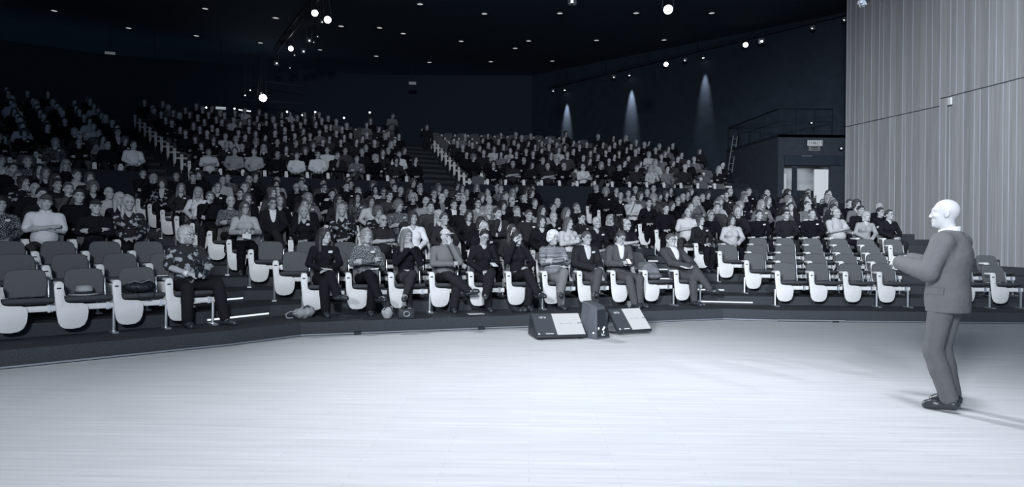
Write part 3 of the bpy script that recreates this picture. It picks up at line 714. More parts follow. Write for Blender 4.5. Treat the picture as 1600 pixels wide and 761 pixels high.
def hair_field(style, ax):
    x, y, z = ax[0][:, None, None], ax[1][None, :, None], ax[2][None, None, :]
    nz = .0035*np.sin(x*95+y*60)*np.sin(z*80+x*30)+.002*np.sin(x*210)*np.sin(y*190+z*120)
    def shell(r, c=(0, .014, .03)): return field([EL(c, r)], ax)
    def line(xp, fp): return (np.interp(ax[1], xp, fp)[None, :, None]-z)
    if style == 'short':
        F = np.maximum(shell((.088, .108, .108)), line([-.13, -.085, -.06, -.015, .02, .06, .12], [.10, .078, .06, .0, -.02, -.06, -.085])*.8)
    elif style == 'crop':
        F = np.maximum(shell((.083, .103, .102)), line([-.13, -.08, -.05, -.015, .02, .06, .12], [.115, .09, .065, .0, -.01, -.05, -.07])*.8)
    elif style == 'ring':
        F = np.maximum(np.maximum(shell((.084, .104, .10)), line([-.13, -.02, .0, .03, .06, .12], [.3, .3, .0, -.02, -.05, -.07])*.8), z-.055+0*x+0*y)
    elif style == 'bob':
        F = field([EL((0, .02, .03), (.100, .113, .110)), RC((.062, .02, .0), (.068, .005, -.10), .038, .030, .03), RC((-.062, .02, .0), (-.068, .005, -.10), .038, .030, .03), RC((0, .08, .0), (0, .07, -.10), .055, .045, .04)], ax)
        face = field([EL((0, -.115, -.03), (.066, .095, .105)), EL((0, -.03, -.14), (.045, .10, .075))], ax); F = np.maximum(F, -face)
    elif style == 'long':
        F = field([EL((0, .02, .03), (.096, .111, .110)), RC((.066, .03, .0), (.095, .0, -.24), .034, .030, .03), RC((-.066, .03, .0), (-.095, .0, -.24), .034, .030, .03), RC((0, .085, .0), (0, .10, -.24), .06, .05, .05), RC((.05, .085, -.05), (.06, .08, -.24), .05, .035, .04), RC((-.05, .085, -.05), (-.06, .08, -.24), .05, .035, .04)], ax)
        face = field([EL((0, -.115, -.03), (.062, .095, .115)), EL((0, -.05, -.17), (.05, .10, .12))], ax); F = np.maximum(F, -face)
    elif style == 'tied':
        F = np.maximum(shell((.085, .106, .104)), line([-.13, -.085, -.06, -.015, .02, .06, .12], [.105, .085, .07, .02, -.03, -.06, -.085])*.8)
        F = np.minimum(F, field([EL((0, .125, .0), (.036, .034, .038))], ax))
    elif style == 'curly':
        F = field([EL((0, .018, .045), (.112, .12, .112)), EL((.085, .02, -.02), (.035, .06, .055)), EL((-.085, .02, -.02), (.035, .06, .055)), EL((0, .09, -.03), (.07, .05, .06))], ax)
        F = np.maximum(F, -field([EL((0, -.12, -.035), (.068, .095, .105))], ax)); nz = nz*2.6
    elif style == 'beard':
        F = field([EL((0, -.035, -.07), (.066, .078, .068)), EL((.06, -.01, -.03), (.02, .03, .05)), EL((-.06, -.01, -.03), (.02, .03, .05))], ax)
        F = np.maximum(F, z-(-.022)+0*x+0*y); F = np.maximum(F, -field([EL((0, -.105, -.066), (.024, .03, .009)), EL((0, -.10, -.012), (.034, .05, .032)), EL((0, .02, -.12), (.06, .07, .05))], ax))
    elif style == 'cap':
        F = np.maximum(shell((.093, .112, .112)), .052-z+.12*y+0*x); nz = nz*0
        F = np.minimum(F, np.maximum(field([EL((0, -.115, .058), (.075, .085, .010), rotm(0, -.12))], ax), y+.05+0*x+0*z))
    return F+nz
HAIRS = {}
def hair_mesh(style):
    if style not in HAIRS:
        lo, hi = (-.15, -.21, -.31 if style == 'long' else -.2), (.15, .2, .17)
        ax = [axis(lo[i], hi[i], .0085) for i in range(3)]
        V, Q = nets(hair_field(style, ax), ax)
        HAIRS[style] = mesh(style+'_hair', V*S, Q, M['hair'], True)
    return HAIRS[style]
def low_hair(style):
    lo, hi = (-.15, -.17, -.31 if style == 'long' else -.2), (.15, .2, .17)
    ax = [axis(lo[i], hi[i], .021) for i in range(3)]
    return nets(hair_field(style, ax), ax)
def glasses_mesh():
    mb = MB()
    for s in (1, -1):
        pts = [Vector((s*.033+.026*math.cos(t), -.112, .006+.019*math.sin(t))) for t in [2*pi*i/10 for i in range(11)]]
        mb.tube(pts, .0024, 4); mb.bar((s*.059, -.112, .010), (s*.082, .01, .012), .0022, 4)
    mb.bar((-.008, -.114, .008), (.008, -.114, .008), .0022, 4)
    return mesh('glasses', np.array(mb.V)*S, mb.F, M['slot'])
GL = glasses_mesh()
BADGE = MB().box(-.032, .032, -.004, .004, -.019, .019).mesh('name_badge', M['white'])
PAPER = bevel(MB().box(-.075, .075, -.10, .10, -.004, .004).mesh('paper', M['white']), .002)
# ------------------------------------------------------------------ seats and who sits where
ORD = 'first second third fourth fifth sixth seventh eighth ninth tenth eleventh twelfth thirteenth fourteenth fifteenth sixteenth seventeenth eighteenth nineteenth twentieth'.split()
ORD += ['twenty-'+o for o in ORD[:9]]+['thirtieth']
BN = dict(LL='left lower block', LC='middle lower block', LR='right lower block', UL='left upper block', UC='middle upper block', UR='right upper block')
SEATS = []
rnd = random.Random(11)
for r in ROWS:
    for i in range(r['c']):
        p = r['p']+r['tv']*(PIT[r['b']]*i+(r.get('stag', 0) if i else 0))
        q = p+r['tv']*.365+r['nv']*.36
        hx, hy = topx((q.x, q.y, r['H']+1.25))
        if hx < -90 or hx > 1690: continue
        SEATS.append(dict(b=r['b'], n=r['n'], i=i+r.get('off', 0), c=r['c'], last=(i == r['c']-1), H=r['H'], p=p, q=q, a=math.atan2(r['tv'].y, r['tv'].x), hx=hx, hy=hy,
                          dist=math.hypot(q.x, q.y), occ=None, sub=r.get('off')))
# people one can pick out in the photograph: head position, top tone, hair, hair tone, arms, extras
#      x    y    top  hair     ht   pose    (block,row) hint / extras
NOTE = [
 (70, 309, .74, 'cap', .25, 'crossB', 'LL3', 'c'), (147, 328, .03, 'cap', .10, 'cross', 'LL3', ''), (124, 313, .02, 'short', .1, 'lap', 'LL4', ''), (181, 317, .03, 'long', .62, 'lapF', 'LL4', ''), (208, 328, .06, 'long', .6, 'lapF', 'LL3', 'p2'),
 (152, 288, .42, 'ring', .2, 'lap', 'LL5', 'c'), (97, 298, .2, 'crop', .25, 'chin', 'LL5', ''), (50, 286, .03, 'ring', .1, 'lap', 'LL5', ''), (109, 248, .5, 'short', .2, 'cross', 'LL8', 'c'), (192, 239, .8, 'crop', .25, 'lap', '', ''),
 (328, 235, .62, 'short', .2, 'crossB', '', 'c'), (353, 243, .3, 'short', .2, 'lap', '', ''), (377, 248, .42, 'short', .2, 'lap', '', ''), (337, 275, .4, 'ring', .05, 'lap', '', ''), (392, 328, .42, 'long', .22, 'hold', 'LC3', 'g'),
 (350, 315, .10, 'crop', .7, 'crossF', 'LC4', 'p3'), (326, 300, .02, 'short', .3, 'chin', 'LC5', 'c'), (301, 300, .02, 'long', .25, 'lapF', 'LC5', ''),
 (441, 330, .03, 'long', .62, 'lapF', 'LC3', 'b'), (497, 333, .05, 'long', .6, 'lapF', 'LC3', 'p2'), (465, 324, .03, 'short', .3, 'lap', 'LC4', ''), (553, 333, .04, 'curly', .3, 'lapF', 'LC3', 'p2'), (602, 333, .10, 'short', .1, 'chinJ', 'LC3', 'b'),
 (665, 343, .82, 'bob', .12, 'lapF', 'LC2', 'c'), (657, 333, .1, 'long', .66, 'lapF', 'LC3', ''), (720, 346, .08, 'short', .22, 'lapF', 'LC2', ''), (691, 324, .16, 'short', .1, 'lap', 'LC4', ''), (714, 324, .03, 'ring', .25, 'lap', 'LC4', 'c'), (749, 332, .04, 'bob', .08, 'lapF', 'LC3', ''),
 (632, 315, .03, 'short', .15, 'chin', 'LC5', ''), (588, 318, .62, 'bob', .1, 'lapF', 'LC5', ''), (533, 286, .66, 'short', .15, 'lap', 'LC7', ''), (457, 245, .74, 'short', .2, 'lap', '', ''), (486, 245, .78, 'short', .2, 'lap', '', ''), (512, 251, .05, 'short', .2, 'chinJ', '', ''), (542, 251, .2, 'short', .2, 'cross', '', 'p3'), (623, 242, .72, 'short', .2, 'lap', '', ''),
 (763, 353, .03, 'crop', .66, 'lapF', 'LC1', 'b'), (786, 329, .09, 'short', .12, 'chinJ', 'LC3', ''), (818, 349, .10, 'long', .1, 'lapF', 'LC1', ''), (839, 339, .03, 'bob', .12, 'lapF', 'LC2', 'c'), (857, 325, .34, 'long', .1, 'lapF', 'LC4', ''), (874, 335, .55, 'long', .3, 'crossF', 'LC2', 'b'),
 (916, 333, .03, 'crop', .66, 'lapF', 'LC2', 'b'), (952, 332, .03, 'ring', .3, 'crossB', 'LC2', 'gc'), (888, 314, .04, 'long', .3, 'lapF', 'LC4', ''), (877, 287, .03, 'crop', .1, 'lap', 'LC9', ''), (917, 267, .66, 'ring', .3, 'cross', '', 'c'), (759, 300, .28, 'ring', .3, 'lap', 'LC6', ''),
 (998, 317, .52, 'short', .15, 'chin', 'LR7', 'c'), (1026, 327, .02, 'tied', .06, 'lapF', 'LR6', ''), (1054, 332, .02, 'short', .08, 'lap', 'LR5', ''), (1078, 335, .58, 'ring', .35, 'crossB', 'LR4', 'c'), (1112, 347, .05, 'bob', .2, 'lapF', 'LR3', 'b'), (1154, 347, .5, 'bob', .1, 'lapF', 'LR3', ''),
 (1115, 317, .66, 'crop', .35, 'crossB', 'LR6', 'c'), (1118, 332, .12, 'short', .3, 'lap', 'LR5', ''), (1142, 326, .04, 'bob', .3, 'lapF', 'LR5', 'b'), (1158, 338, .04, 'crop', .66, 'lap', 'LR4', ''), (1207, 338, .015, 'short', .1, 'lap', 'LR4', 'b'), (1251, 341, .015, 'crop', .25, 'lap', 'LR4', 'b'), (1295, 344, .42, 'ring', .35, 'crossB', 'LR4', ''),
 (1219, 323, .03, 'short', .12, 'lapJ', 'LR6', ''), (1257, 320, .04, 'ring', .35, 'lapJ', 'LR7', ''), (1293, 327, .05, 'short', .08, 'lap', 'LR5', 'g'), (1331, 335, .02, 'short', .06, 'lap', 'LR5', 'b'), (1345, 345, .3, 'bob', .6, 'lapF', 'LR4', ''), (1386, 347, .03, 'crop', .15, 'lapF', 'LR4', 'g'), (1402, 335, .02, 'short', .08, 'cross', 'LR5', 'g'), (1427, 347, .13, 'tied', .1, 'lapF', 'LR4', ''), (1365, 335, .03, 'short', .08, 'lapF', 'LR5', ''),
]
for x, y, top, hair, ht, pose, hint, ex in NOTE:
    best = None
    for s in SEATS:
        if s['occ'] is not None: continue
        if hint and (s['b'] != hint[:2] or s['n'] != int(hint[2:])): continue
        if s['b'] in ('LL', 'LR') and s['n'] < 3 and not hint: continue
        d = math.hypot(s['hx']-x, (s['hy']-y)*(0 if hint else 1.6))
        if best is None or d < best[0]: best = (d, s)
    if best and best[0] < 40: best[1]['occ'] = dict(top=top if top > .25 else max(.004, top*.35), hair=hair, ht=(.012+ht*.3 if ht < .5 else ht*.62), pose=pose, ex=ex, noted=True)
TOPS = [.004]*8+[.008]*8+[.014]*7+[.025]*4+[.055]*3+[.13]*2+[.3, .5, .7]
for s in SEATS:
    if s['occ'] is not None: continue
    b, n, i = s['b'], s['n'], s['i']
    if b == 'LL': pr = 0 if n < 3 else .93
    elif b == 'LC': pr = (0, .0, .62, .93)[n] if n < 4 else .96
    elif b == 'LR': pr = 0 if n < 4 else .95
    elif b == 'UL': pr = .9 if n < 9 else .6
    elif b == 'UC': pr = (.93 if n < 8 else .8) if i < s['c']*.75 or n < 6 else .35
    else: pr = (.92, .92, .92, .9, .88, .82, .6, .3, .08, .0, .0)[n]
    if b == 'LC' and n == 2 and i < 3: pr = 0
    if b == 'LC' and n in (3,) and i < 0: pr = 0
    if b == 'UR' and s['hx'] > 960: pr = max(pr, .85)
    if rnd.random() < pr:
        fem = rnd.random() < .55
        pose = rnd.choice(('lapF', 'lapF', 'crossF', 'lapF2', 'chinF') if fem else ('lap', 'lap', 'cross', 'crossB', 'chin', 'lapJ', 'lap2'))
        hair = rnd.choice(('bob', 'bob', 'long', 'long', 'tied', 'short', 'curly', 'crop') if fem else ('short', 'short', 'short', 'crop', 'crop', 'ring', 'ring', 'curly'))
        s['occ'] = dict(top=rnd.choice(TOPS), hair=hair, ht=rnd.choice((.012, .018, .025, .035, .05, .07, .1, .15, .22, .34)), pose=pose,
                        ex=('g' if rnd.random() < .22 else '')+('b' if rnd.random() < .4 else '')+('p2' if rnd.random() < .05 else 'p3' if rnd.random() < .08 else ''))
def ln(g): return tuple(c for c in (g*.955, g*.99, g*1.06+.004))       # a cold grey of reflectance g
# variants of seated people
VAR = {
 'lap': dict(arms='lap', legs='flat', yaw=.15), 'lap2': dict(arms='knees', legs='wide', yaw=-.1), 'cross': dict(arms='cross', legs='crossR', yaw=.25), 'crossB': dict(arms='cross', legs='wide', belly=.09, yaw=.12, collar=True, sleeve=.85),
 'chin': dict(arms='chin', legs='flat', yaw=.2, lean=-.02, collar=True), 'lapJ': dict(arms='lap', legs='crossL', yaw=.2, jacket=True, collar=True), 'chinJ': dict(arms='chin', legs='flat', yaw=.3, jacket=True, collar=True),
 'lapF': dict(arms='lap', legs='tuck', fem=True, yaw=.12, vneck=True), 'lapF2': dict(arms='lap', legs='crossL', fem=True, yaw=.4, pitch=.05), 'crossF': dict(arms='cross', legs='crossR', fem=True, yaw=.05), 'chinF': dict(arms='chin2', legs='flat', fem=True, yaw=.3, lean=.02), 'hold': dict(arms='hold', legs='flat', fem=True, yaw=.1, vneck=True),
}
PM = {'body': [M['skin'], M['brow'], M['lip']], 'top': [M['cloth']], 'collar': [M['cloth']], 'jacket': [M['cloth']], 'trousers': [M['cloth']], 'skirt': [M['cloth']], 'shoes': [M['shoe']]}
PN = {'body': 'body', 'top': 'top', 'collar': 'collar', 'jacket': 'jacket', 'trousers': 'trousers', 'skirt': 'skirt', 'shoes': 'shoes'}
FIGC = {}
def fig_meshes(key, **kw):
    if key not in FIGC:
        o, hc, HR = figure(**kw)
        FIGC[key] = ({k: mesh(key+'_'+k, v[0], v[1], PM[k], True, v[2]) for k, v in o.items()}, hc, HR)
    return FIGC[key]
CLOTH = [(.009, 'black'), (.03, 'dark'), (.09, 'charcoal grey'), (.38, 'grey'), (.6, 'light grey'), (2, 'white')]
def tname(g): return [n for t, n in CLOTH if g <= t][0]
def person(key, kw, loc, rz, top, hair, ht, label, ex='', skin=None, trousers=.035, jacket=None, shirt=.78, shoes=True, scale=1.0, group=None, beard=None, skirtc=.03):
    meshes, hc, HR = fig_meshes(key, **kw)
    r = empty('person', loc, rz); r.scale = (scale,)*3
    tag(r, label, 'person', group)
    sk = skin if skin is not None else random.Random(str(loc)).uniform(.36, .48)
    pat = 1 if 'p1' in ex else 2 if 'p2' in ex else 3 if 'p3' in ex else 0
    cols = dict(body=ln(sk), top=ln(shirt if 'jacket' in meshes else top), collar=ln(shirt if 'jacket' in meshes else top*1.05), jacket=ln(jacket if jacket is not None else top), trousers=ln(trousers), skirt=ln(skirtc), shoes=ln(.03))
    for k, me in meshes.items():
        if k == 'shoes' and not shoes: continue
        o = link(PN[k], me, r, color=cols[k])
        if k in ('top', 'jacket') and pat and not (k == 'top' and 'jacket' in meshes): o['pattern'] = float(pat)
    HM = Matrix.Translation(hc) @ Matrix(HR.tolist()).to_4x4()
    if hair: o = link('cap' if hair == 'cap' else 'hair', hair_mesh(hair), r, color=ln(ht)); o.matrix_local = HM
    if hair == 'cap': o = link('hair', hair_mesh('ring'), r, color=ln(.12)); o.matrix_local = HM
    if beard: o = link('beard', hair_mesh('beard'), r, color=ln(beard)); o.matrix_local = HM
    if 'g' in ex: o = link('glasses', GL, r); o.matrix_local = HM
    if 'b' in ex:
        fem = kw.get('fem'); o = link('name_badge', BADGE, r); o.location = (.085*S, (-.115 if fem else -.092)*S, .985*S); o.rotation_euler = (.35, 0, .25)
    if 'n' in ex:
        o = link('paper', PAPER, r); o.location = (0, -.30*S, .74*S); o.rotation_euler = (.9, .2, .1)
    return r
def seat_words(s):
    b, n = s['b'], s['n']
    row = ORD[n]+' row of '+BN[b]
    if s.get('sub'): return row, ORD[s['i']-s['sub']]+' seat beyond the gap'
    if b in ('LL', 'UL'): k = s['c']-1-s['i']; return row, ('aisle seat' if k == 0 else ORD[k]+' seat from aisle')
    return row, ('aisle seat' if s['i'] == 0 else ORD[s['i']]+' seat from left aisle')
POSEW = {'lap': 'hands in lap', 'lap2': 'hands on knees', 'cross': 'arms crossed', 'crossB': 'arms crossed', 'chin': 'hand at chin', 'lapJ': 'hands in lap', 'chinJ': 'hand at chin', 'lapF': 'hands in lap', 'lapF2': 'hands in lap', 'crossF': 'arms crossed', 'chinF': 'hand at chin', 'hold': 'holding a paper'}

# ---- the front row, each person as posed in the photograph
def arm(el, wr, hd, hn, cu=.5): return (el, wr, hd, hn, cu)
HERO = {}
HERO[('LL', 0, 'last')] = ('photographer_front', dict(arms=(arm((-.25, -.04, .80), (-.03, -.30, .70), (.8, -.55, .05), (.1, .6, -.6), .6), arm((.27, -.06, .80), (.13, -.33, .70), (-.5, -.75, .1), (-.7, .3, -.5), .8)), legs=(((-.10, -.40, .53), (-.10, -.40, .085), (-.09, -.56, .03)), ((.30, -.36, .55), (.36, -.47, .085), (.46, -.58, .03))), yaw=.55, pitch=.05, sleeve=.95, collar=True, belly=.03),
    dict(top=.03, hair='bob', ht=.42, ex='p2g', beard=.3, trousers=.015), 'white-haired person in flowered shirt holding a camera, front row beside lit steps')
HERO[('LC', 0, 0)] = ('front_a', dict(arms=(arm((-.24, .0, .79), (.0, -.24, .70), (.8, -.5, 0), (.1, .3, -1), .4), arm((.24, -.02, .80), (.06, -.26, .70), (-.8, -.4, 0), (-.2, .2, -1), .4)), legs=(((-.02, -.42, .53), (.0, -.44, .085), (.03, -.60, .03)), ((.06, -.42, .64), (.17, -.58, .34), (.30, -.66, .30))), fem=True, yaw=.75, belly=.03),
    dict(top=.010, hair='long', ht=.03, ex='b', trousers=.012), 'person in black top with long dark hair, front row, middle block aisle seat')
HERO[('LC', 0, 1)] = ('front_b', dict(arms='cross', legs='crossL', fem=True, yaw=.15, pitch=-.12),
    dict(top=.07, hair='bob', ht=.24, ex='p3b', trousers=.010), 'person with bobbed hair and arms crossed in mottled grey blouse, front row')
HERO[('LC', 0, 2)] = ('front_c', dict(arms=(arm((-.2, -.1, .80), (-.02, -.17, 1.02), (.15, .25, 1), (.3, 1, 0), .4), arm((.2, -.12, .80), (.06, -.17, 1.02), (-.15, .25, 1), (-.3, 1, 0), .4)), legs='crossR', fem=True, yaw=.35, vneck=True, skirt=True),
    dict(top=.010, hair='long', ht=.17, ex='b', trousers=.03), 'person in dark cardigan and skirt holding both hands to mouth, front row')
HERO[('LC', 0, 3)] = ('front_d', dict(arms=(arm((-.23, -.05, .79), (.05, -.20, .79), (1, .1, .05), (0, 1, -.1), .5), arm((.2, -.16, .82), (.05, -.155, 1.10), (-.35, .05, .9), (-.2, 1, 0), .5)), legs='ankleL', yaw=.4, collar=True),
    dict(top=.17, hair='cap', ht=.55, ex='', trousers=.02), 'person in pale cap and grey sweater with hand over mouth, front row')
HERO[('LC', 0, 4)] = ('front_e', dict(arms='lap', legs='crossR', fem=True, yaw=.2, pitch=.38, slouch=-.05, vneck=True),
    dict(top=.012, hair='tied', ht=.02, ex='g', trousers=.015), 'person with tied hair in dark sweater looking down at lap, front row')
HERO[('LC', 0, 5)] = ('front_f', dict(arms=(arm((-.25, -.10, .84), (-.13, -.09, 1.14), (.3, .1, 1), (.9, .3, 0), .7), arm((.24, -.05, .79), (.05, -.26, .72), (-.7, -.6, .0), (-.2, .3, -1), .5)), legs='crossL', fem=True, yaw=.4, lean=-.03),
    dict(top=.012, hair='bob', ht=.025, ex='g', trousers=.015), 'person in dark jacket with bobbed dark hair and hand at ear, front row')
HERO[('LC', 0, 6)] = ('front_g', dict(arms='cross', legs='crossR', yaw=.1, belly=.05, collar=True),
    dict(top=.05, hair='curly', ht=.62, ex='p1', trousers=.17), 'person with curly white hair in striped shirt, arms crossed, front row')
HERO[('LC', 0, 7)] = ('front_h', dict(arms=(arm((-.24, .0, .78), (.0, -.30, .70), (.7, -.7, 0), (0, .2, -1), .5), arm((.24, .0, .78), (.10, -.36, .71), (-.6, -.8, 0), (0, .2, -1), .5)), legs='crossR', yaw=.1, jacket=True, collar=True),
    dict(top=.04, hair='short', ht=.07, ex='gb', trousers=.07, jacket=.02, shirt=.55), 'upright person in dark suit and open pale shirt, front row behind the monitors')
HERO[('LC', 0, 8)] = ('front_i', dict(arms='hold', legs=(((-.03, -.43, .52), (.03, -.52, .085), (.04, -.69, .03)), ((.19, -.42, .52), (.16, -.46, .085), (.24, -.62, .03))), yaw=.25, pitch=.42, slouch=-.06, jacket=True, collar=True),
    dict(top=.1, hair='short', ht=.05, ex='g', trousers=.075, jacket=.075, shirt=.7), 'person in grey suit bent over a phone, front row')
HERO[('LC', 0, 10)] = ('front_j', dict(arms=(arm((-.22, -.02, .78), (.02, -.26, .72), (.9, -.3, 0), (0, .3, -1), .4), arm((.24, -.04, .76), (.12, -.33, .70), (-.4, -.9, 0), (0, .2, -1), .4)), legs=(((.0, -.42, .53), (.03, -.43, .085), (.06, -.60, .03)), ((.06, -.44, .64), (.24, -.60, .32), (.38, -.68, .27))), yaw=.12, lean=-.12, slouch=.06, jacket=True, collar=True),
    dict(top=.1, hair='short', ht=.08, ex='g', trousers=.065, jacket=.055, shirt=.65), 'person in grey suit leaning back with papers on lap, front row by aisle')
HERO_AT = {}
cand = []
for s in SEATS:
    k = (s['b'], s['n'], 'last' if s['b'] == 'LL' and s['last'] else s['i'])
    rz = s['a']; loc = (s['q'].x, s['q'].y, s['H'])
    if k in HERO:
        s['occ'] = dict(hero=True)
        key, kw, kp, lab = HERO[k]
        kw = dict(kw); kw.update(step=.0142, hstep=.0082)
        HERO_AT[k] = person(key, kw, loc, rz, label=lab, **kp)
    elif s['occ'] is not None: cand.append(s)
cand.sort(key=lambda s: s['dist']-(2.5 if s['occ'].get('noted') else 0))
NP = 287
rp = random.Random(5)
for s in cand[:NP]:
    o = s['occ']; row, seat = seat_words(s)
    kw = dict(VAR[o['pose']]); kw.update(step=.0205, hstep=.0098)
    what = {'hold': 'cardigan'}.get(o['pose'], 'jacket' if o['pose'].endswith('J') else 'shirt' if kw.get('collar') else 'top')
    if 'p2' in o['ex']: tn = 'dark flowered'
    elif 'p3' in o['ex']: tn = 'mottled'
    else: tn = tname(o['top'])
    lab = 'person in %s %s, %s, %s' % (tn, what, row, seat)
    if o.get('noted') and len(lab.split()) <= 13: lab = lab.replace(what+',', what+', '+POSEW[o['pose']]+',', 1)
    sc = rp.uniform(.955, 1.03); dz = 0
    hair = o['hair']
    ex = o['ex']+('n' if o['pose'] == 'hold' else '')
    jx, jy = rp.uniform(-.055, .055), rp.uniform(-.05, .02)
    pp = person(o['pose'], kw, (s['q'].x+jx, s['q'].y+jy, s['H']), s['a']+rp.uniform(-.22, .22), o['top'], hair, o['ht'], lab, ex, jacket=o['top'], trousers=rp.choice((.006, .01, .02, .04)), shirt=rp.choice((.7, .75, .5, .2)), shoes=s['n'] < 5 and s['b'][0] == 'L', scale=sc, group='seated audience')
    pp.rotation_euler.y = rp.uniform(-.05, .05)
# ---- the rest of the crowd, too many and too small to pick apart
def crowd_mesh(rest):
    protos = []
    for kw in (dict(arms='lap', yaw=.15), dict(arms='cross', yaw=.2), dict(arms='chin', yaw=.25), dict(arms='lap', fem=True, yaw=.1), dict(arms='cross', fem=True, yaw=.3)):
        o, hc, HR = figure(low=True, step=.060, hstep=.033, **kw)
        protos.append((o, hc, HR))
    hairs = {h: low_hair(h) for h in ('short', 'bob', 'long', 'ring')}
    tops = (.004, .009, .018, .05, .18, .6); hts = (.014, .035, .09, .28)
    mats = [mat('crowd_skin', ln(.46), .6), M['brow'], mat('crowd_lip', ln(.25), .6)]+[mat('crowd_top', ln(t), .9) for t in tops]+[mat('crowd_hair', ln(t), .6) for t in hts]
    VV, QQ, FM = [], [], []; base = 0
    rr = random.Random(3)
    for s in rest:
        o = s['occ']; fem = o['pose'].endswith('F')
        pr, hc, HR = protos[rr.choice((3, 4, 3)) if fem else rr.choice((0, 1, 2, 0))]
        a = s['a']+rr.uniform(-.2, .2); R = np.array(((math.cos(a), -math.sin(a), 0), (math.sin(a), math.cos(a), 0), (0, 0, 1)))
        sc = rr.uniform(.95, 1.03); T = np.array((s['q'].x+rr.uniform(-.06, .06), s['q'].y+rr.uniform(-.05, .03), s['H']))
        ti = int(np.argmin([abs(math.log(o['top']/t)) for t in tops])); hi = int(np.argmin([abs(math.log(o['ht']/t)) for t in hts]))
        hs = o['hair'] if o['hair'] in hairs else {'crop': 'short', 'tied': 'short', 'curly': 'bob', 'cap': 'short'}[o['hair']]
        hv, hq = hairs[hs]
        for V, Q, fm in ((pr['body'][0], pr['body'][1], pr['body'][2]), (pr['top'][0], pr['top'][1], np.full(len(pr['top'][1]), 3+ti)), (hv @ HR.T*S+hc, hq, np.full(len(hq), 9+hi))):
            VV.append((V*sc) @ R.T+T); QQ.append(Q+base); FM.append(fm); base += len(V)
    return mesh('audience_crowd', np.concatenate(VV), np.concatenate(QQ), mats, True, np.concatenate(FM))
rest = cand[NP:]
if rest:
    o = link('audience_crowd', crowd_mesh(rest)); tag(o, 'rest of the seated audience filling the dim upper tier', 'crowd', kind='stuff')
print('PEOPLE', len(cand), 'rest', len(rest))

# ---- seats: the ones that show are single things, those buried in the crowd are one mass
show = []
hid = []
for s in SEATS:
    e = s['occ'] is None
    end = s['i'] == 0 or s['last']
    low = s['b'][0] == 'L'
    if (low and (e or s['n'] <= 1 or end)) or (low and s['n'] == 2) or end or e: show.append(s)
    else: hid.append(s)
show.sort(key=lambda s: s['dist']-(3 if s['occ'] is None else 0)); hid += show[295:]; show = show[:295]
for s in show:
    row, seat = seat_words(s)
    st = 'empty grey' if s['occ'] is None else 'occupied grey'
    r = empty('auditorium_seat', (s['p'].x, s['p'].y, s['H']), s['a'])
    tag(r, '%s seat, %s, %s' % (st, row, seat), 'seat', 'rows of auditorium seats')
    ob = {}
    for k, (me, par) in CH.items():
        narrow = s['b'][0] == 'U' and s['i'] == 0
        if k == ('side_panel' if narrow else 'end_panel'): continue
        if k == 'leg' and not (s['i'] % 3 == 0 or s['i'] == 0 or s['last']): continue
        ob[k] = link('side_panel' if k == 'end_panel' else k, me, ob.get(par, r) if par else r)
    if s['last'] or (s['b'] == 'LR' and s['i'] == 3): link('leg', CH['leg'][0], r, loc=(.59, 0, 0))
if hid:
    V0, F0, K0 = low_chair(); VV, FF, KK = [], [], []; b = 0
    for s in hid:
        a = s['a']; R = np.array(((math.cos(a), -math.sin(a), 0), (math.sin(a), math.cos(a), 0), (0, 0, 1)))
        VV.append(V0 @ R.T+np.array((s['p'].x, s['p'].y, s['H']))); FF += [tuple(i+b for i in f) for f in F0]; KK += K0; b += len(V0)
    o = link('seat_mass', mesh('seat_mass', np.concatenate(VV), FF, [M['panel'], M['seatdark'], M['fabric']], False, KK)); tag(o, 'remaining auditorium seats hidden under the seated audience', 'seats', kind='stuff')
print('SEATS', len(show), len(hid))
# ------------------------------------------------------------------ the person on stage
J = {}
def sp_(x, u, z): return A_((x, -u, z))/S
J = dict(pel=sp_(0, -.02, .93), wst=sp_(0, -.03, 1.10), che=sp_(0, -.045, 1.29), nek=sp_(0, -.035, 1.50), head=sp_(.0, .0, 1.675),
         shL=sp_(-.195, -.05, 1.425), shR=sp_(.195, -.05, 1.425), hipL=sp_(-.09, -.02, .93), hipR=sp_(.09, -.02, .93),
         elL=sp_(-.27, .06, 1.19), wrL=sp_(-.10, .30, 1.265), hdL=A_((.45, -.85, .1)), hnL=A_((.7, .2, -.3)), cuL=.75,
         elR=sp_(.285, .02, 1.18), wrR=sp_(.145, .285, 1.245), hdR=A_((-.30, -.95, .12)), hnR=A_((-.8, -.1, -.3)), cuR=.9,
         knL=sp_(-.11, .055, .50), anL=sp_(-.12, -.03, .10), toL=sp_(-.14, .125, .035), knR=sp_(.10, .045, .50), anR=sp_(.10, -.085, .10), toR=sp_(.115, .085, .035),
         hem=.835/S, sl=.012, skirtp=[EL(sp_(0, -.03, .90), (.175, .135, .42), None, .05), EL(sp_(0, -.045, 1.30), (.17, .13, .17), None, .06)], HR=rotm(.38, -.03))
key = 'speaker_fig'; M['paleb'] = mat('pale_brow', (.40, .42, .45), .6)
o_, hc_, HR_ = figure(joints=J, jacket=True, collar=True, step=.0100, hstep=.0066)
FIGC[key] = ({k: mesh(key+'_'+k, v[0], v[1], PM[k] if k != 'body' else [M['skin'], M['paleb'], M['lip']], True, v[2]) for k, v in o_.items()}, hc_, HR_)
speaker = person(key, {}, (3.80, 5.62, 0), 3.774, .1, None, 0, 'bald person in grey suit and white shirt standing and gesturing on the stage floor', skin=.47, jacket=.12, shirt=.72, trousers=.11)
speaker.scale = (1.02, 1.02, 1.02)
jk = [c for c in speaker.children if c.name.startswith('jacket')][0]
def onjk(o): o.color = (*ln(.12), 1); return o
onjk(bevel_o := MB().box(-.004, .006, -.07, .07, -.03, .025, Matrix.Translation((.200, .0, 1.02))).build('pocket_flap', M['cloth'], jk))
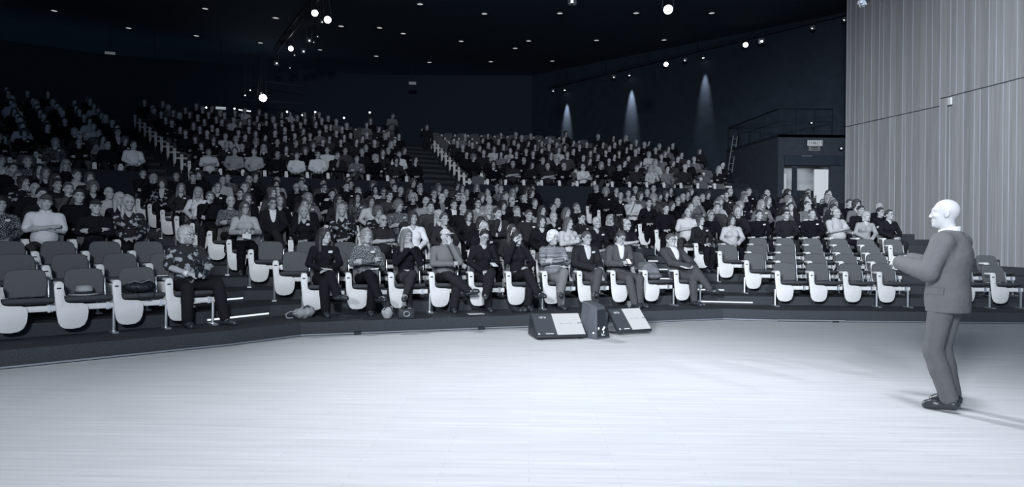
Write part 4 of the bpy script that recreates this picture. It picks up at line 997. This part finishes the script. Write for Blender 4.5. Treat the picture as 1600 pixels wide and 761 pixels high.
for sg, wr, el in ((1, J['wrR'], J['elR']), (-1, J['wrL'], J['elL'])):
    w_ = Vector(wr)*S; d_ = (Vector(wr)-Vector(el)).normalized()
    o = MB().lathe([(.034, -.03), (.040, -.03), (.040, .022), (.034, .022)], n=16, M=Matrix.Translation(w_) @ d_.to_track_quat('Z', 'Y').to_matrix().to_4x4()).build('shirt_cuff', M['white'], speaker, True)
    b_ = MB().lathe([(0, .004), (.008, .003), (.009, 0)], n=10).build('button', M['slot'], jk)
    b_.location = w_-d_*.06+Vector((sg*.055, .02, .0)); b_.rotation_euler = (0, sg*pi/2, 0)

# ------------------------------------------------------------------ things on and around the front row
def at_seat(b, n, i):
    for s in SEATS:
        if s['b'] == b and s['n'] == n and (s['last'] if i == 'last' else (s['c']-1-s['i'] == -i if i != 'last' and isinstance(i, int) and i < 0 else s['i'] == i)): return s
def local(s, x, y, z): q = s['p']+s['tv_']*x+s['nv_']*y if 'tv_' in s else s['p']+Vector((math.cos(s['a']), math.sin(s['a'])))*x+Vector((-math.sin(s['a']), math.cos(s['a'])))*y; return Vector((q.x, q.y, s['H']+z))
def blob(name, prims, m, parent=None, step=.011, noise=0, **k):
    lo = np.min([bounds(p, .03)[0] for p in prims], 0); hi = np.max([bounds(p, .03)[1] for p in prims], 0)
    ax = [axis(lo[i], hi[i], step) for i in range(3)]
    F = field(prims, ax)
    if noise: F = F+noise*np.sin(ax[0]*70)[:, None, None]*np.sin(ax[1]*63+1)[None, :, None]+noise*np.sin(ax[2]*55+ax[0][0])[None, None, :]
    V, Q = nets(F, ax)
    return link(name, mesh(name, V, Q, m, True), parent, **k)
M['hat'] = mat('felt', (.34, .36, .39), .9, noise=.1, nscale=40); M['band'] = mat('hat_band', (.03, .035, .045), .8)
M['bagd'] = mat('dark_leather', (.018, .022, .03), .5, .4, noise=.2, nscale=30, bump=.3, bscale=20); M['bagl'] = mat('pale_canvas', (.33, .35, .38), .85, noise=.15, nscale=25, bump=.5, bscale=14)
M['coat'] = mat('grey_coat', (.14, .15, .175), .9, noise=.1, nscale=20, bump=.6, bscale=9)
LLr = [s for s in SEATS if s['b'] == 'LL' and s['n'] == 0]
LLr.sort(key=lambda s: -s['i'])
s = LLr[2]; c = local(s, .34, .24, .487)
h = empty('fedora_hat', c, s['a']); tag(h, 'grey felt brimmed hat lying on an empty front seat', 'hat')
MB().lathe([(.0, .115), (.05, .118), (.085, .105), (.095, .06), (.1, .012), (.16, .004), (.175, .012), (.16, -.004), (.0, -.004)], n=28).build('crown', M['hat'], h, True)
MB().lathe([(.099, .014), (.102, .014), (.098, .045), (.095, .045)], n=28).build('hat_band', M['band'], h, True)
s = LLr[1]; c = local(s, .36, .24, .487)
b = empty('shoulder_bag', c, s['a']); tag(b, 'dark slumped shoulder bag on front seat beside the flowered shirt', 'bag')
blob('bag_body', [EL((0, 0, .055), (.17, .11, .065), None, .04), EL((.06, .02, .1), (.12, .07, .05), None, .05), EL((-.08, .0, .08), (.1, .08, .05), None, .05)], M['bagd'], b, noise=.004)
MB().tube([(-.15, -.05, .12), (-.08, -.08, .15), (0, -.09, .13), (.1, -.08, .16), (.16, -.05, .12)], .007).build('strap', M['metal_grey'], b)
MB().tube([(-.06, -.1, .07), (-.09, -.2, .0), (-.04, -.27, -.07), (.06, -.27, -.09), (.12, -.23, -.02), (.14, -.1, .04)], .008).build('strap', M['bagd'], b)
s = at_seat('LC', 0, 9); c = local(s, .33, .25, .48)
b = blob('folded_coat', [EL((0, .10, .14), (.17, .09, .17), None, .05), EL((.02, -.02, .06), (.18, .16, .06), None, .05), EL((.1, .03, .12), (.08, .1, .12), None, .05)], M['coat'], None, noise=.005); b.location = c; b.rotation_euler = (0, 0, s['a']); tag(b, 'grey coat heaped on the vacant front seat between two suits', 'coat')
# camera in the photographer's hands
ph = HERO_AT[('LL', 0, 'last')]
hm = Matrix.Translation(ph.location) @ Matrix.Rotation(ph.rotation_euler.z, 4, 'Z')
cm = empty('photo_camera'); cm.matrix_world = hm @ Matrix.Translation((.07, -.36, .735)) @ Matrix.Rotation(.5, 4, 'Z'); tag(cm, 'black camera with large lens held over a knee in the front row', 'camera')
bevel(MB().box(-.07, .07, -.03, .03, -.05, .05).build('camera_body', M['metal_dark'], cm).data, .012); bevel(MB().box(-.03, .03, -.025, .025, .048, .08).build('prism_housing', M['metal_dark'], cm).data, .01)
ln_ = MB().lathe([(0, .0), (.036, 0), (.036, .05), (.042, .055), (.042, .10), (.036, .10), (.03, .09), (0, .088)], n=18, M=Matrix.Translation((0, -.03, 0)) @ Matrix.Rotation(pi/2, 4, 'X')).build('lens', M['metal_dark'], cm, True)
MB().lathe([(.0425, .06), (.0445, .06), (.0445, .072), (.0425, .072)], n=18, M=Matrix.Translation((0, -.03, 0)) @ Matrix.Rotation(pi/2, 4, 'X')).build('ring', M['metal_grey'], ln_)
cf = MB().lathe([(.038, -.03), (.043, -.028), (.043, .028), (.038, .03)], n=14, M=hm @ Matrix.Translation((-.075*S, -.255*S, .715*S)) @ Vector((.22, -.26, -.1)).to_track_quat('Z', 'Y').to_matrix().to_4x4()).build('wrist_band', M['white'], None, True)
cf.parent = ph; cf.matrix_parent_inverse = hm.inverted()
# phone in the bent person's hands, papers on laps
def held(k, name, lab, cat, loc, rot, dims, m):
    p = HERO_AT[k]; hm = Matrix.Translation(p.location) @ Matrix.Rotation(p.rotation_euler.z, 4, 'Z')
    o = empty(name); o.matrix_world = hm @ Matrix.Translation(loc) @ Matrix.Rotation(rot[2], 4, 'Z') @ Matrix.Rotation(rot[0], 4, 'X'); tag(o, lab, cat)
    bevel(MB().box(-dims[0], dims[0], -dims[1], dims[1], -dims[2], dims[2]).build('sheet' if cat == 'paper' else 'case', m, o).data, dims[2]*.6)
    return o
o = held(('LC', 0, 8), 'phone', 'small dark phone held by the person in grey suit bent over', 'phone', (0, -.36, .83), (.7, 0, 0), (.036, .07, .006), M['metal_dark'])
MB().box(-.032, .032, -.064, .064, .006, .008).build('screen', M['lens_dim'], o)
held(('LC', 0, 0), 'leaflet', 'white leaflet on the lap of the person in black top', 'paper', (.02, -.30, .735), (.15, 0, .4), (.06, .09, .003), M['white'])
held(('LC', 0, 1), 'leaflet', 'white leaflet on the knee of the mottled blouse wearer', 'paper', (.09, -.38, .735), (.1, 0, -.3), (.06, .07, .003), M['white'])
held(('LC', 0, 2), 'leaflet', 'small white leaflet on the lap of the skirt wearer', 'paper', (-.03, -.27, .70), (.1, 0, .3), (.05, .06, .003), M['white'])
held(('LC', 0, 4), 'leaflet', 'white leaflet held by the person looking down at lap', 'paper', (.08, -.38, .79), (.5, 0, .3), (.05, .06, .003), M['white'])
held(('LC', 0, 6), 'leaflet', 'white leaflet on the knee of the striped shirt wearer', 'paper', (.05, -.38, .745), (.1, 0, .3), (.06, .06, .003), M['white'])
held(('LC', 0, 10), 'leaflet', 'white papers on the lap of the person leaning back', 'paper', (-.04, -.27, .715), (.25, 0, .3), (.10, .075, .006), M['white'])
# bags on the first tread
def onfloor(x, y, H=.2):                 # where the ray through a pixel meets height H
    d = px(x, y, 1.0)-Vector((0, 0, HCAM)); k = (H-HCAM)/d.z; return Vector((d.x*k, d.y*k, H))
c = onfloor(474, 497); b = empty('canvas_backpack', c, .5); tag(b, 'slumped pale canvas bag on the floor before the first middle seat', 'bag')
blob('bag_body', [EL((0, 0, .08), (.16, .10, .085), None, .05), EL((.07, 0, .11), (.09, .08, .08), None, .04)], M['bagl'], b, noise=.006)
MB().tube([(-.12, -.06, .10), (-.2, -.08, .12), (-.27, -.08, .08), (-.25, -.07, .02), (-.16, -.06, .02)], .009).build('strap', M['bagl'], b); MB().tube([(-.02, -.09, .16), (.03, -.1, .2), (.08, -.09, .17)], .008).build('handle', M['bagd'], b)
c = onfloor(605, 497); b = empty('tote_bag', c, .3); tag(b, 'pale upright tote bag on the floor by the skirt wearer', 'bag')
blob('bag_body', [EL((0, 0, .07), (.085, .05, .085), None, .04), RC((-.04, 0, .12), (.05, 0, .14), .04, .04, .04)], M['bagl'], b, noise=.004); MB().tube([(-.06, -.04, .12), (-.01, -.05, .2), (.05, -.04, .17), (.08, -.03, .09)], .007).build('strap', M['bagd'], b)
c = onfloor(635, 498); b = empty('handbag', c, .25); tag(b, 'black handbag with pale ring on the floor by the skirt wearer', 'bag')
bevel(MB().box(-.13, .13, -.05, .05, 0, .15).build('bag_body', M['bagd'], b).data, .025, 3); MB().tube([(-.09, 0, .15), (-.06, 0, .19), (.06, 0, .19), (.09, 0, .15)], .008).build('handle', M['bagd'], b)
MB().tube([Vector((.045*math.cos(t), -.055, .08+.038*math.sin(t))) for t in [2*pi*i/14 for i in range(15)]], .007).build('buckle_ring', M['chrome'], b)
c = onfloor(743, 491); o = MB().box(-.13, .13, -.09, .09, 0, .004).build('leaflet', M['white'], loc=c+Vector((0, .05, 0)), rot=(0, 0, .35)); bevel(o.data, .0015); tag(o, 'white leaflet lying on the floor under the front row', 'paper')
c = onfloor(812, 488); o = blob('scarf_bundle', [EL((0, 0, .03), (.16, .06, .04), None, .03), EL((.08, .02, .05), (.07, .05, .035), None, .03), EL((-.08, -.01, .05), (.06, .05, .03), None, .03)], M['bagd'], None, noise=.006); o.location = c; tag(o, 'small dark crumpled bundle on the floor near the left monitor', 'scarf')
# wine glass behind the right monitor
M['glass'] = mat('clear_glass', (.9, .93, .97), .05, .5); M['glass'].node_tree.nodes['Principled BSDF'].inputs['Transmission Weight'].default_value = .9
c = onfloor(983, 489); o = empty('wine_glass', c); tag(o, 'clear stemmed glass standing on the floor behind the right monitor', 'glass')
MB().lathe([(.0, .0), (.035, .003), (.006, .012), (.005, .085), (.02, .1), (.038, .13), (.04, .16), (.03, .2), (.028, .2), (.037, .16), (.035, .132), (.0, .1)], n=20).build('bowl', M['glass'], o, True)

# ------------------------------------------------------------------ floor monitors and the speaker box
M['case'] = mat('monitor_case', (.02, .025, .034), .5, .4); M['scr_w'] = emat('screen_white', (.80, .85, .93), .85); M['scr_d'] = emat('screen_dark', (.055, .07, .10), .8); M['scr_t'] = emat('screen_text', (.85, .9, 1), .95); M['scr_g'] = emat('screen_grey', (.30, .34, .42), .8)
def monitor(c, rz, W, D, Hh, lab, tilt_extra=0, stand=False):
    r = empty('stage_monitor', c, rz); tag(r, lab, 'monitor', 'floor monitors')
    # wedge seen from the side: (y, z)
    sec = [(0, .035), (0, .06), (D*.72, Hh), (D*.80, Hh), (D, .10), (D, .02), (.03, .02)] if not stand else [(0, .05), (0, .075), (D*.72, Hh), (D*.78, Hh), (.04, .03)]
    Mx = Matrix(((0, 0, 1, 0), (1, 0, 0, 0), (0, 1, 0, 0), (0, 0, 0, 1)))
    body = bevel(MB().prism(sec, -W/2, W/2, Mx).mesh('case', M['case']), .006); link('case', body, r)
    if stand:
        for sx in (-1, 1): MB().bar((sx*(W/2-.06), D*.72, Hh-.02), (sx*(W/2-.06), D*.95, .0), .014, 6).build('stand_leg', M['metal_dark'], r)
        for sx in (-1, 1): MB().bar((sx*(W/2-.06), .03, .04), (sx*(W/2-.06), D*.95, .012), .012, 6).build('stand_foot', M['metal_dark'], r)
    else:
        for sx in (-1, 1): MB().box(sx*(W/2-.08)-.03, sx*(W/2-.08)+.03, .04, D-.05, 0, .02).build('rubber_foot', M['slot'], r)
    y0, z0, y1, z1 = 0, (.06 if not stand else .075), D*.72, Hh
    L = math.hypot(y1-y0, z1-z0); ang = math.atan2(z1-z0, y1-y0)
    SM = Matrix.Translation((0, y0, z0)) @ Matrix.Rotation(ang, 4, 'X') @ Matrix.Translation((0, 0, .002))
    w2 = W/2-.012
    def quad(name, xa, xb, ya, yb, m, h=.004, par=None):
        o = MB().box(xa, xb, ya, yb, 0, h, SM).build(name, m, par or r); return o
    sc = quad('screen', -w2, -w2+W*.40, .016, L-.012, M['scr_d']); sw = quad('screen', -w2+W*.40, w2, .016, L-.012, M['scr_w'])
    text('screen_text', '1876', .055, M['scr_t'], r, SM @ Matrix.Translation((-w2+W*.19, L*.80, .0055)), .0005, 1.05)
    quad('caption_bar', -w2+W*.17, -w2+W*.33, .03, .045, M['scr_t'], .0055, sc); quad('icon', -w2+.015, -w2+.04, .024, .05, M['scr_t'], .0055, sc)
    xs = [.42, .46, .52, .58, .64, .70, .78, .84, .9]
    for i, t in enumerate(xs):
        x = -w2+W*(.42+.55*(t-.3)/.65); hgt = (.012, .02, .01, .016, .028, .014, .01, .022, .03)[i]
        quad('skyline_mark', x, x+W*(.012 if i < 7 else .035), L*.50, L*.50+hgt, M['scr_g'], .0055, sw)
    return r
c = onfloor(878, 531, 0); monitor(c, math.radians(13), .74, .50, .335, 'left floor monitor showing dark panel with 1876 beside a white picture')
c = onfloor(993, 524, 0); monitor(c, math.radians(24), .60, .46, .37, 'right floor monitor on open stand with 1876 beside a white picture', stand=True)
bb = empty('speaker_box', onfloor(931, 531, 0), math.radians(38)); tag(bb, 'dark upright wedge-shaped loudspeaker box standing between the two floor monitors', 'loudspeaker')
# plan: a corner points to the stage; the top leans back
me = MB().add([(0, 0, 0), (.30, 0, 0), (.30, .34, 0), (0, .34, 0), (.03, .03, .46), (.24, .06, .47), (.26, .34, .53), (.05, .34, .53)], [(0, 3, 2, 1), (4, 5, 6, 7), (0, 1, 5, 4), (1, 2, 6, 5), (2, 3, 7, 6), (3, 0, 4, 7)]).mesh('cabinet', M['case'])
M['boxside'] = mat('speaker_cabinet', (.075, .085, .105), .55, .4, noise=.15, nscale=12); me.materials[0] = M['boxside']; link('cabinet', bevel(me, .012), bb)
MB().add([(.03, -.004, .03), (.27, -.004, .03), (.225, .045, .42), (.05, .022, .42)], [(0, 1, 2, 3)]).build('grille', M['case'], bb)
cb = empty('cable_bundle', onfloor(934, 529, 0)); tag(cb, 'pale tangle of plugs and cables at the foot of the loudspeaker box', 'cables')
rr = random.Random(4)
for k in range(6):
    p = [Vector((rr.uniform(-.08, .1), rr.uniform(-.06, .0), rr.uniform(.01, .13))) for _ in range(4)]; MB().tube(p, .008).build('cable', M['metal_grey'] if k % 3 else M['white'], cb)
for k in range(4):
    p = Vector((rr.uniform(-.07, .08), -.06, rr.uniform(.02, .14))); MB().bar(p, p+Vector((rr.uniform(-.04, .04), -.03, rr.uniform(-.05, .05))), .014, 8).build('plug', M['white'], cb)

# ------------------------------------------------------------------ lights along the aisle steps
def led(p, q, H, lab, nm='step_light', m='led', th=.026):
    d = (q-p).normalized(); nn = Vector((d.y, -d.x))
    mb = MB().prism([(v.x, v.y) for v in (p+nn*.004, p+nn*.016, q+nn*.016, q+nn*.004)], H-.004-th, H-.004)
    o = mb.build(nm, M[m]); tag(o, lab, 'light strip', 'lit aisle steps')
    mb = MB().prism([(v.x, v.y) for v in (p-nn*.0, p+nn*.018, q+nn*.018, q-nn*.0)], H-.004, H+.002); mb.build('strip_cover', M['metal_dark'], o)
for n in range(1, 9):
    e = LOWE[n]; p, q = e[1], e[2]; d = q-p
    led(p+d*.04, q-d*.04, lowH(n)-.10, 'glowing light strip on the %s step of the left lower aisle' % ORD[n-1])
for n in range(1, 6):
    e = LOWE[n]; p, q = e[3], e[4]; d = q-p
    led(p+d*.04, q-d*.06, lowH(n)-.10, 'glowing light strip on the %s step of the right lower aisle' % ORD[n-1])
e = LOWE[0]; led(e[4]+Vector((-.25, -.06)), e[4]+Vector((.95, -.06)), .05, 'pale light strip along the foot of the stage edge', m='led_dim', th=.014)

# ------------------------------------------------------------------ lamps
def fixture(p, aim, lab, m='lens', r=.07, barn=True, name='spotlight', group=None, body=.2, hang=.25):
    o = empty(name); q = (Vector(aim)-p).to_track_quat('-Z', 'Y'); o.matrix_world = Matrix.Translation(p) @ q.to_matrix().to_4x4(); tag(o, lab, 'spotlight', group)
    MB().lathe([(0, body), (r*.8, body), (r*1.12, body*.7), (r*1.12, .0), (r*1.0, .0), (r*1.0, .015)], n=14).build('can', M['metal_dark'], o)
    MB().lathe([(0, .004), (r*.6, .006), (r*1.0, .012)], n=14).build('lens', M[m], o)
    if barn:
        for k in range(4):
            Mx = Matrix.Rotation(pi/2*k, 4, 'Z') @ Matrix.Translation((0, r*1.1, 0)) @ Matrix.Rotation(-.5, 4, 'X')
            MB().box(-r, r, -.003, .003, -r*1.5, 0, Mx).build('barn_door', M['metal_grey'], o)
    up = (Matrix.Translation(p) @ q.to_matrix().to_4x4()).inverted() @ (p+Vector((0, 0, hang)))
    y = MB().tube([(-r*1.25, 0, body*.5), up+Vector((-.03, 0, 0))], .01).tube([(r*1.25, 0, body*.5), up+Vector((.03, 0, 0))], .01); y.build('yoke', M['metal_dark'], o)
    return o
wd = (WALL_B-WALL_A).normalized(); wn = Vector((wd.y, -wd.x)); 
if wn.y > 0: wn = -wn
# track along the slanted wall
def onwall(x, off):                       # point near the slanted wall that the photograph shows at column x
    kx = (x-800)/FPX
    a = WALL_A+wn*off
    t = (kx*a.y-a.x)/(wd.x-kx*wd.y); return a+wd*t
tr = empty('lighting_track'); tag(tr, 'dark lighting rail along the slanted side wall under the ceiling', 'lighting rail')
def tzx(x): return 8.95+(x-862)/455*.75
pa, pb = onwall(1318, .45), onwall(855, .45); MB().bar((pa.x, pa.y, tzx(1318)+.25), (pb.x, pb.y, tzx(855)+.25), .03, 6).build('rail', M['metal_dark'], tr)
for k in range(6):
    t = (k+.5)/6; c = pa+(pb-pa)*t; MB().bar((c.x, c.y, tzx(1318)+(tzx(855)-tzx(1318))*t+.25), (c.x, c.y, 10.1), .012, 5).build('hanger', M['metal_dark'], tr)
WL = [(862, 'd', 'half-lit'), (880, 'w', 'wall-washing'), (957, 'd', 'half-lit'), (981, 'w', 'wall-washing'), (1038, 'f', 'bright round'), (1068, 'd', 'half-lit'), (1096, 'w', 'wall-washing'), (1162, 'f', 'bright round'), (1187, 'b', 'bright barn-door'), (1267, 'd', 'half-lit'), (1317, 'd', 'half-lit')]
for k, (x, kind, w_) in enumerate(WL):
    q = onwall(x, .45); p = Vector((q.x, q.y, tzx(x)))
    lab = '%s spotlight on the side wall rail, %s from the back' % (w_, ORD[k])
    if kind == 'w':
        q = onwall(x, .22); p = Vector((q.x, q.y, tzx(x)-.05))
        fixture(p, p+Vector((-wn.x*.05, -wn.y*.05, -1)), lab, 'lens', .06, False, group='side wall spotlights')
        pw = (1700, 1900, 900)[[880, 981, 1096].index(x)]
        spot('wall_pool_light', p+Vector((0, 0, -.05)), p+Vector((-wn.x*.13, -wn.y*.13, -1)), pw, 24, 1.0, .03)
    else:
        aim = (4, 6, 0) if kind in 'fb' else (0, 14, 0)
        fixture(p, aim, lab, 'lens' if kind in 'fb' else 'lens_dim', .10 if kind in 'fb' else .075, kind != 'f', group='side wall spotlights')
# lamps hung high over the stage side
p = px(1044, 15, 17.0); fixture(p, (2, 4, 0), 'large bright spotlight hung high under the ceiling', 'lens', .12, False, hang=10.1-p.z)
p = px(894, 1, 17.0); fixture(p, (0, 4, 0), 'spotlight cut by the top edge of the picture', 'lens_dim', .1, True, hang=10.1-p.z)
p = px(1348, 4, 12.0); fixture(p, (0, 10, 0), 'barn-door spotlight before the top of the ribbed wall', 'lens_dim', .06, True, hang=10.1-p.z)
# truss lights over the left of the hall
TL = [(492, 20.5, 'lens', .15), (512, 31, 'lens', .17), (503, 34, 'lens_dim', .08), (483, 63, 'lens_dim', .13), (490, 66, 'lens_dim', .06), (454.5, 76, 'lens', .14), (474, 80, 'lens_dim', .13), (460, 86, 'lens_dim', .07), (432, 98.5, 'lens_dim', .13), (453, 106, 'lens_dim', .06), (496, 57, 'lens_dim', .06)]
tb = empty('lighting_truss'); tag(tb, 'dark ceiling truss running over the left of the hall', 'truss')
for k, (x, y, m, r) in enumerate(TL):
    z = 1000*(9.3-HCAM)/(Y0-(y-ROLL*(x-800))); p = px(x, y, z)
    fixture(p, (1.5, 4, 0), '%s spotlight on the hall truss, %s from the top' % ('bright' if m == 'lens' else 'dim', ORD[k]), m, r*.75, m != 'lens', group='truss spotlights', hang=10.1-p.z)
a, b = px(508, 8, 21.5), px(428, 106, 29.5)
for dz in (.35, .7):
    MB().bar((a.x, a.y, 9.3+dz), (b.x, b.y, 9.3+dz), .03, 6).build('chord', M['metal_dark'], tb)
for k in range(14):
    t0, t1 = k/14, (k+1)/14; A, B = a+(b-a)*t0, a+(b-a)*t1; A.z, B.z = (9.65, 10.0) if k % 2 else (10.0, 9.65); MB().bar(A, B, .014, 5).build('lattice_bar', M['metal_dark'], tb)
# followspot at the back, with its gantry
p = px(411, 153, 30.3); o = fixture(p, (3.6, 5.5, 1.0), 'very bright followspot shining from the back gantry', 'flood', .17, False, 'followspot', body=.6, hang=10.1-p.z)
spot('followspot_beam', p+(Vector((3.6, 5.5, 1))-p).normalized()*.1, (3.7, 5.6, 1.0), 20000, 8.5, .8, .12)
pl = bpy.data.lights.new('followspot_glow_fill', 'POINT'); pl.energy = 8; pl.shadow_soft_size = .15; po = bpy.data.objects.new('followspot_glow_fill', pl); COL.objects.link(po); po.location = p+Vector((.25, -.35, .25))  # added point lamp, stands in for the glow around the followspot
gb = empty('gantry'); tag(gb, 'dark back gantry with thin rails around the followspot', 'gantry')
M['gantry'] = mat('gantry_metal', (.03, .036, .046), .8, .2)
for (x0, y0, x1, y1) in ((372, 155, 472, 162), (372, 123, 474, 134)):
    A, B = px(x0, y0, 31), px(x1, y1, 31); MB().bar(A, B, .03, 6).build('rail', M['gantry'], gb)
for k, (x, y) in enumerate(((383, 149), (391, 141), (408, 146))):
    fixture(px(x, y, 30.6), (0, 5, 0), 'tiny dim lamp beside the followspot, %s of three' % ORD[k], 'lens_dim', .035, False, 'gantry_lamp', 'gantry lamps', hang=10.1-px(x, y, 30.6).z)
# recessed downlights
DL = [(84.6, 16.3), (201, 43.4), (307, 55.5), (320.6, 13), (431, 27.5), (406.8, 66.5), (418, 105), (656.5, 6), (533, 40.5), (593, 43), (630, 52), (500, 77.4), (588, 87.4), (671, 97), (720.6, 64), (757, 21), (874.8, 20.3), (994, 20), (1112, 20), (826, 63.5), (805, 75), (932, 62.6), (1037.5, 62), (767, 96), (863, 95)]
for k, (x, y) in enumerate(sorted(DL)):
    z = 1000*(10.1-HCAM)/(Y0-(y-ROLL*(x-800))); p = px(x, y, z)
    o = empty('downlight', (p.x, p.y, 10.1)); tag(o, 'small round recessed ceiling light, %s counted from the picture\'s left' % ORD[k], 'ceiling light', 'recessed ceiling lights')
    MB().lathe([(.12, -.03), (.16, -.03), (.17, .0), (.12, .0)], n=16).build('trim_ring', M['metal_dark'], o); MB().lathe([(0, -.012), (.07, -.012), (.12, -.004)], n=16).build('diffuser', M['down'], o)
# small lit signs and lamps at the back of the hall
for (x, y, w_, h_, z, m, lab) in ((345, 169, .42, .11, 29, 'sign', 'bright lit panel low on the back wall'), (172, 83, .38, .10, 27, 'sign_dim', 'lit sign high on the left of the back wall'), (240, 172.5, .36, .08, 27, 'sign_dim', 'dim sign above the left stairway'), (644.5, 130, .34, .13, 32, 'sign_dim', 'lit sign above the middle stairway')):
    p = px(x, y, z); o = empty('lit_sign', p, -p.x*.02); tag(o, lab, 'sign', 'small lit signs'); MB().box(-w_/2-.03, w_/2+.03, 0, .08, -h_/2-.03, h_/2+.03).build('housing', M['metal_dark'], o); MB().box(-w_/2, w_/2, -.01, 0, -h_/2, -.006).build('face', M[m], o); MB().box(-w_/2, w_/2, -.01, 0, .006, h_/2).build('face', M[m], o); MB().bar((0, .04, 0), (0, .04, 10.1-p.z), .012, 5).build('hanger', M['metal_dark'], o)
for k, (x, y) in enumerate(((323, 168.5), (449, 175), (493, 175.5), (492, 181), (538, 184.5), (578, 176), (473, 180), (367, 170))):
    p = px(x, y, 30.5); o = empty('booth_lamp', p); tag(o, 'pinpoint lamp in the control booth at the back, %s of eight' % ORD[k], 'lamp', 'control booth lamps'); MB().lathe([(0, -.05), (.03, -.045), (.045, -.02), (.045, .03), (0, .03)], n=10).build('shade', M['metal_dark'], o); MB().bar((0, .02, 0), (0, .02, 5.62-p.z), .008, 5).build('stem', M['metal_dark'], o); MB().lathe([(0, -.012), (.04, -.008), (.04, .0)], n=10, M=Matrix.Translation((0, -.05, 0)) @ Matrix.Rotation(pi/2, 4, 'X')).build('bulb', M['lens'], o)
# booth counter
A = px(330, 186, 30.8); B = px(600, 190, 32.2); o = empty('control_booth'); tag(o, 'long dark control booth counter behind the last rows', 'counter'); MB().prism([(A.x, A.y), (B.x, B.y), (B.x, B.y+.8), (A.x, A.y+.8)], 5.2, A.z).build('front', M['black'], o); MB().prism([(A.x, A.y-.1), (B.x, B.y-.1), (B.x, B.y+.85), (A.x, A.y+.85)], A.z, A.z+.05).build('top', M['black'], o)
A = px(373, 171.5, 30.5); B = px(392, 174, 30.5); o = MB().bar(A, B, .03, 6).build('lit_tube', M['lens_dim']); MB().bar(A, (A.x, A.y, 5.6), .012, 5).bar(B, (B.x, B.y, 5.6), .012, 5).build('stem', M['metal_dark'], o); tag(o, 'short thin lit tube left of the control booth', 'lamp')

# ------------------------------------------------------------------ people standing at the back
def standing(loc, rz, label, top, hair, ht, armsL, armsR, lean=0, trousers=.02, ex=''):
    Js = dict(pel=A_((0, .02, .93)), wst=A_((0, .03-lean*.3, 1.10)), che=A_((0, .03-lean*.7, 1.29)), nek=A_((0, .03-lean, 1.49)), head=A_((0, -.01-lean*1.3, 1.65-abs(lean)*.15)), shL=A_((-.185, .03-lean*.9, 1.42)), shR=A_((.185, .03-lean*.9, 1.42)), hipL=A_((-.09, .02, .93)), hipR=A_((.09, .02, .93)),
        knL=A_((-.10, -.02, .50)), anL=A_((-.11, .03, .10)), toL=A_((-.13, -.14, .035)), knR=A_((.10, -.02, .50)), anR=A_((.11, .03, .10)), toR=A_((.13, -.14, .035)), HR=rotm(.2, .1))
    for q, a in (('L', armsL), ('R', armsR)): Js['el'+q], Js['wr'+q], Js['hd'+q], Js['hn'+q], Js['cu'+q] = [A_(v, float) if not np.isscalar(v) else v for v in a]
    k = 'stand'+str(len(FIGC)); o, hc, HR = figure(joints=Js, step=.022, hstep=.011)
    FIGC[k] = ({q: mesh(k+q, v[0], v[1], PM[q], True, v[2]) for q, v in o.items()}, hc, HR)
    return person(k, {}, loc, rz, top, hair, ht, label, ex, trousers=trousers)
c = px(612, 200, 31.3); standing((c.x, c.y, upH(10)), .5, 'person in grey shirt bending forward behind the last middle rows', .22, 'short', .1, ((-.25, -.15, 1.2), (-.12, -.35, 1.25), (.2, -1, .2), (.6, 0, -.6), .5), ((.25, -.12, 1.17), (.12, -.32, 1.2), (-.2, -1, .2), (-.6, 0, -.6), .5), .14)
c = px(667, 216, 29.3); standing((c.x, c.y, upH(7)), .1, 'person in black standing on the upper middle stairway, hand raised', .02, 'bob', .08, ((-.27, .0, 1.2), (-.22, -.18, 1.42), (0, -.2, 1), (.6, -.6, 0), .6), ((.24, .04, 1.15), (.22, -.02, .88), (0, -.1, -1), (-1, 0, 0), .3))
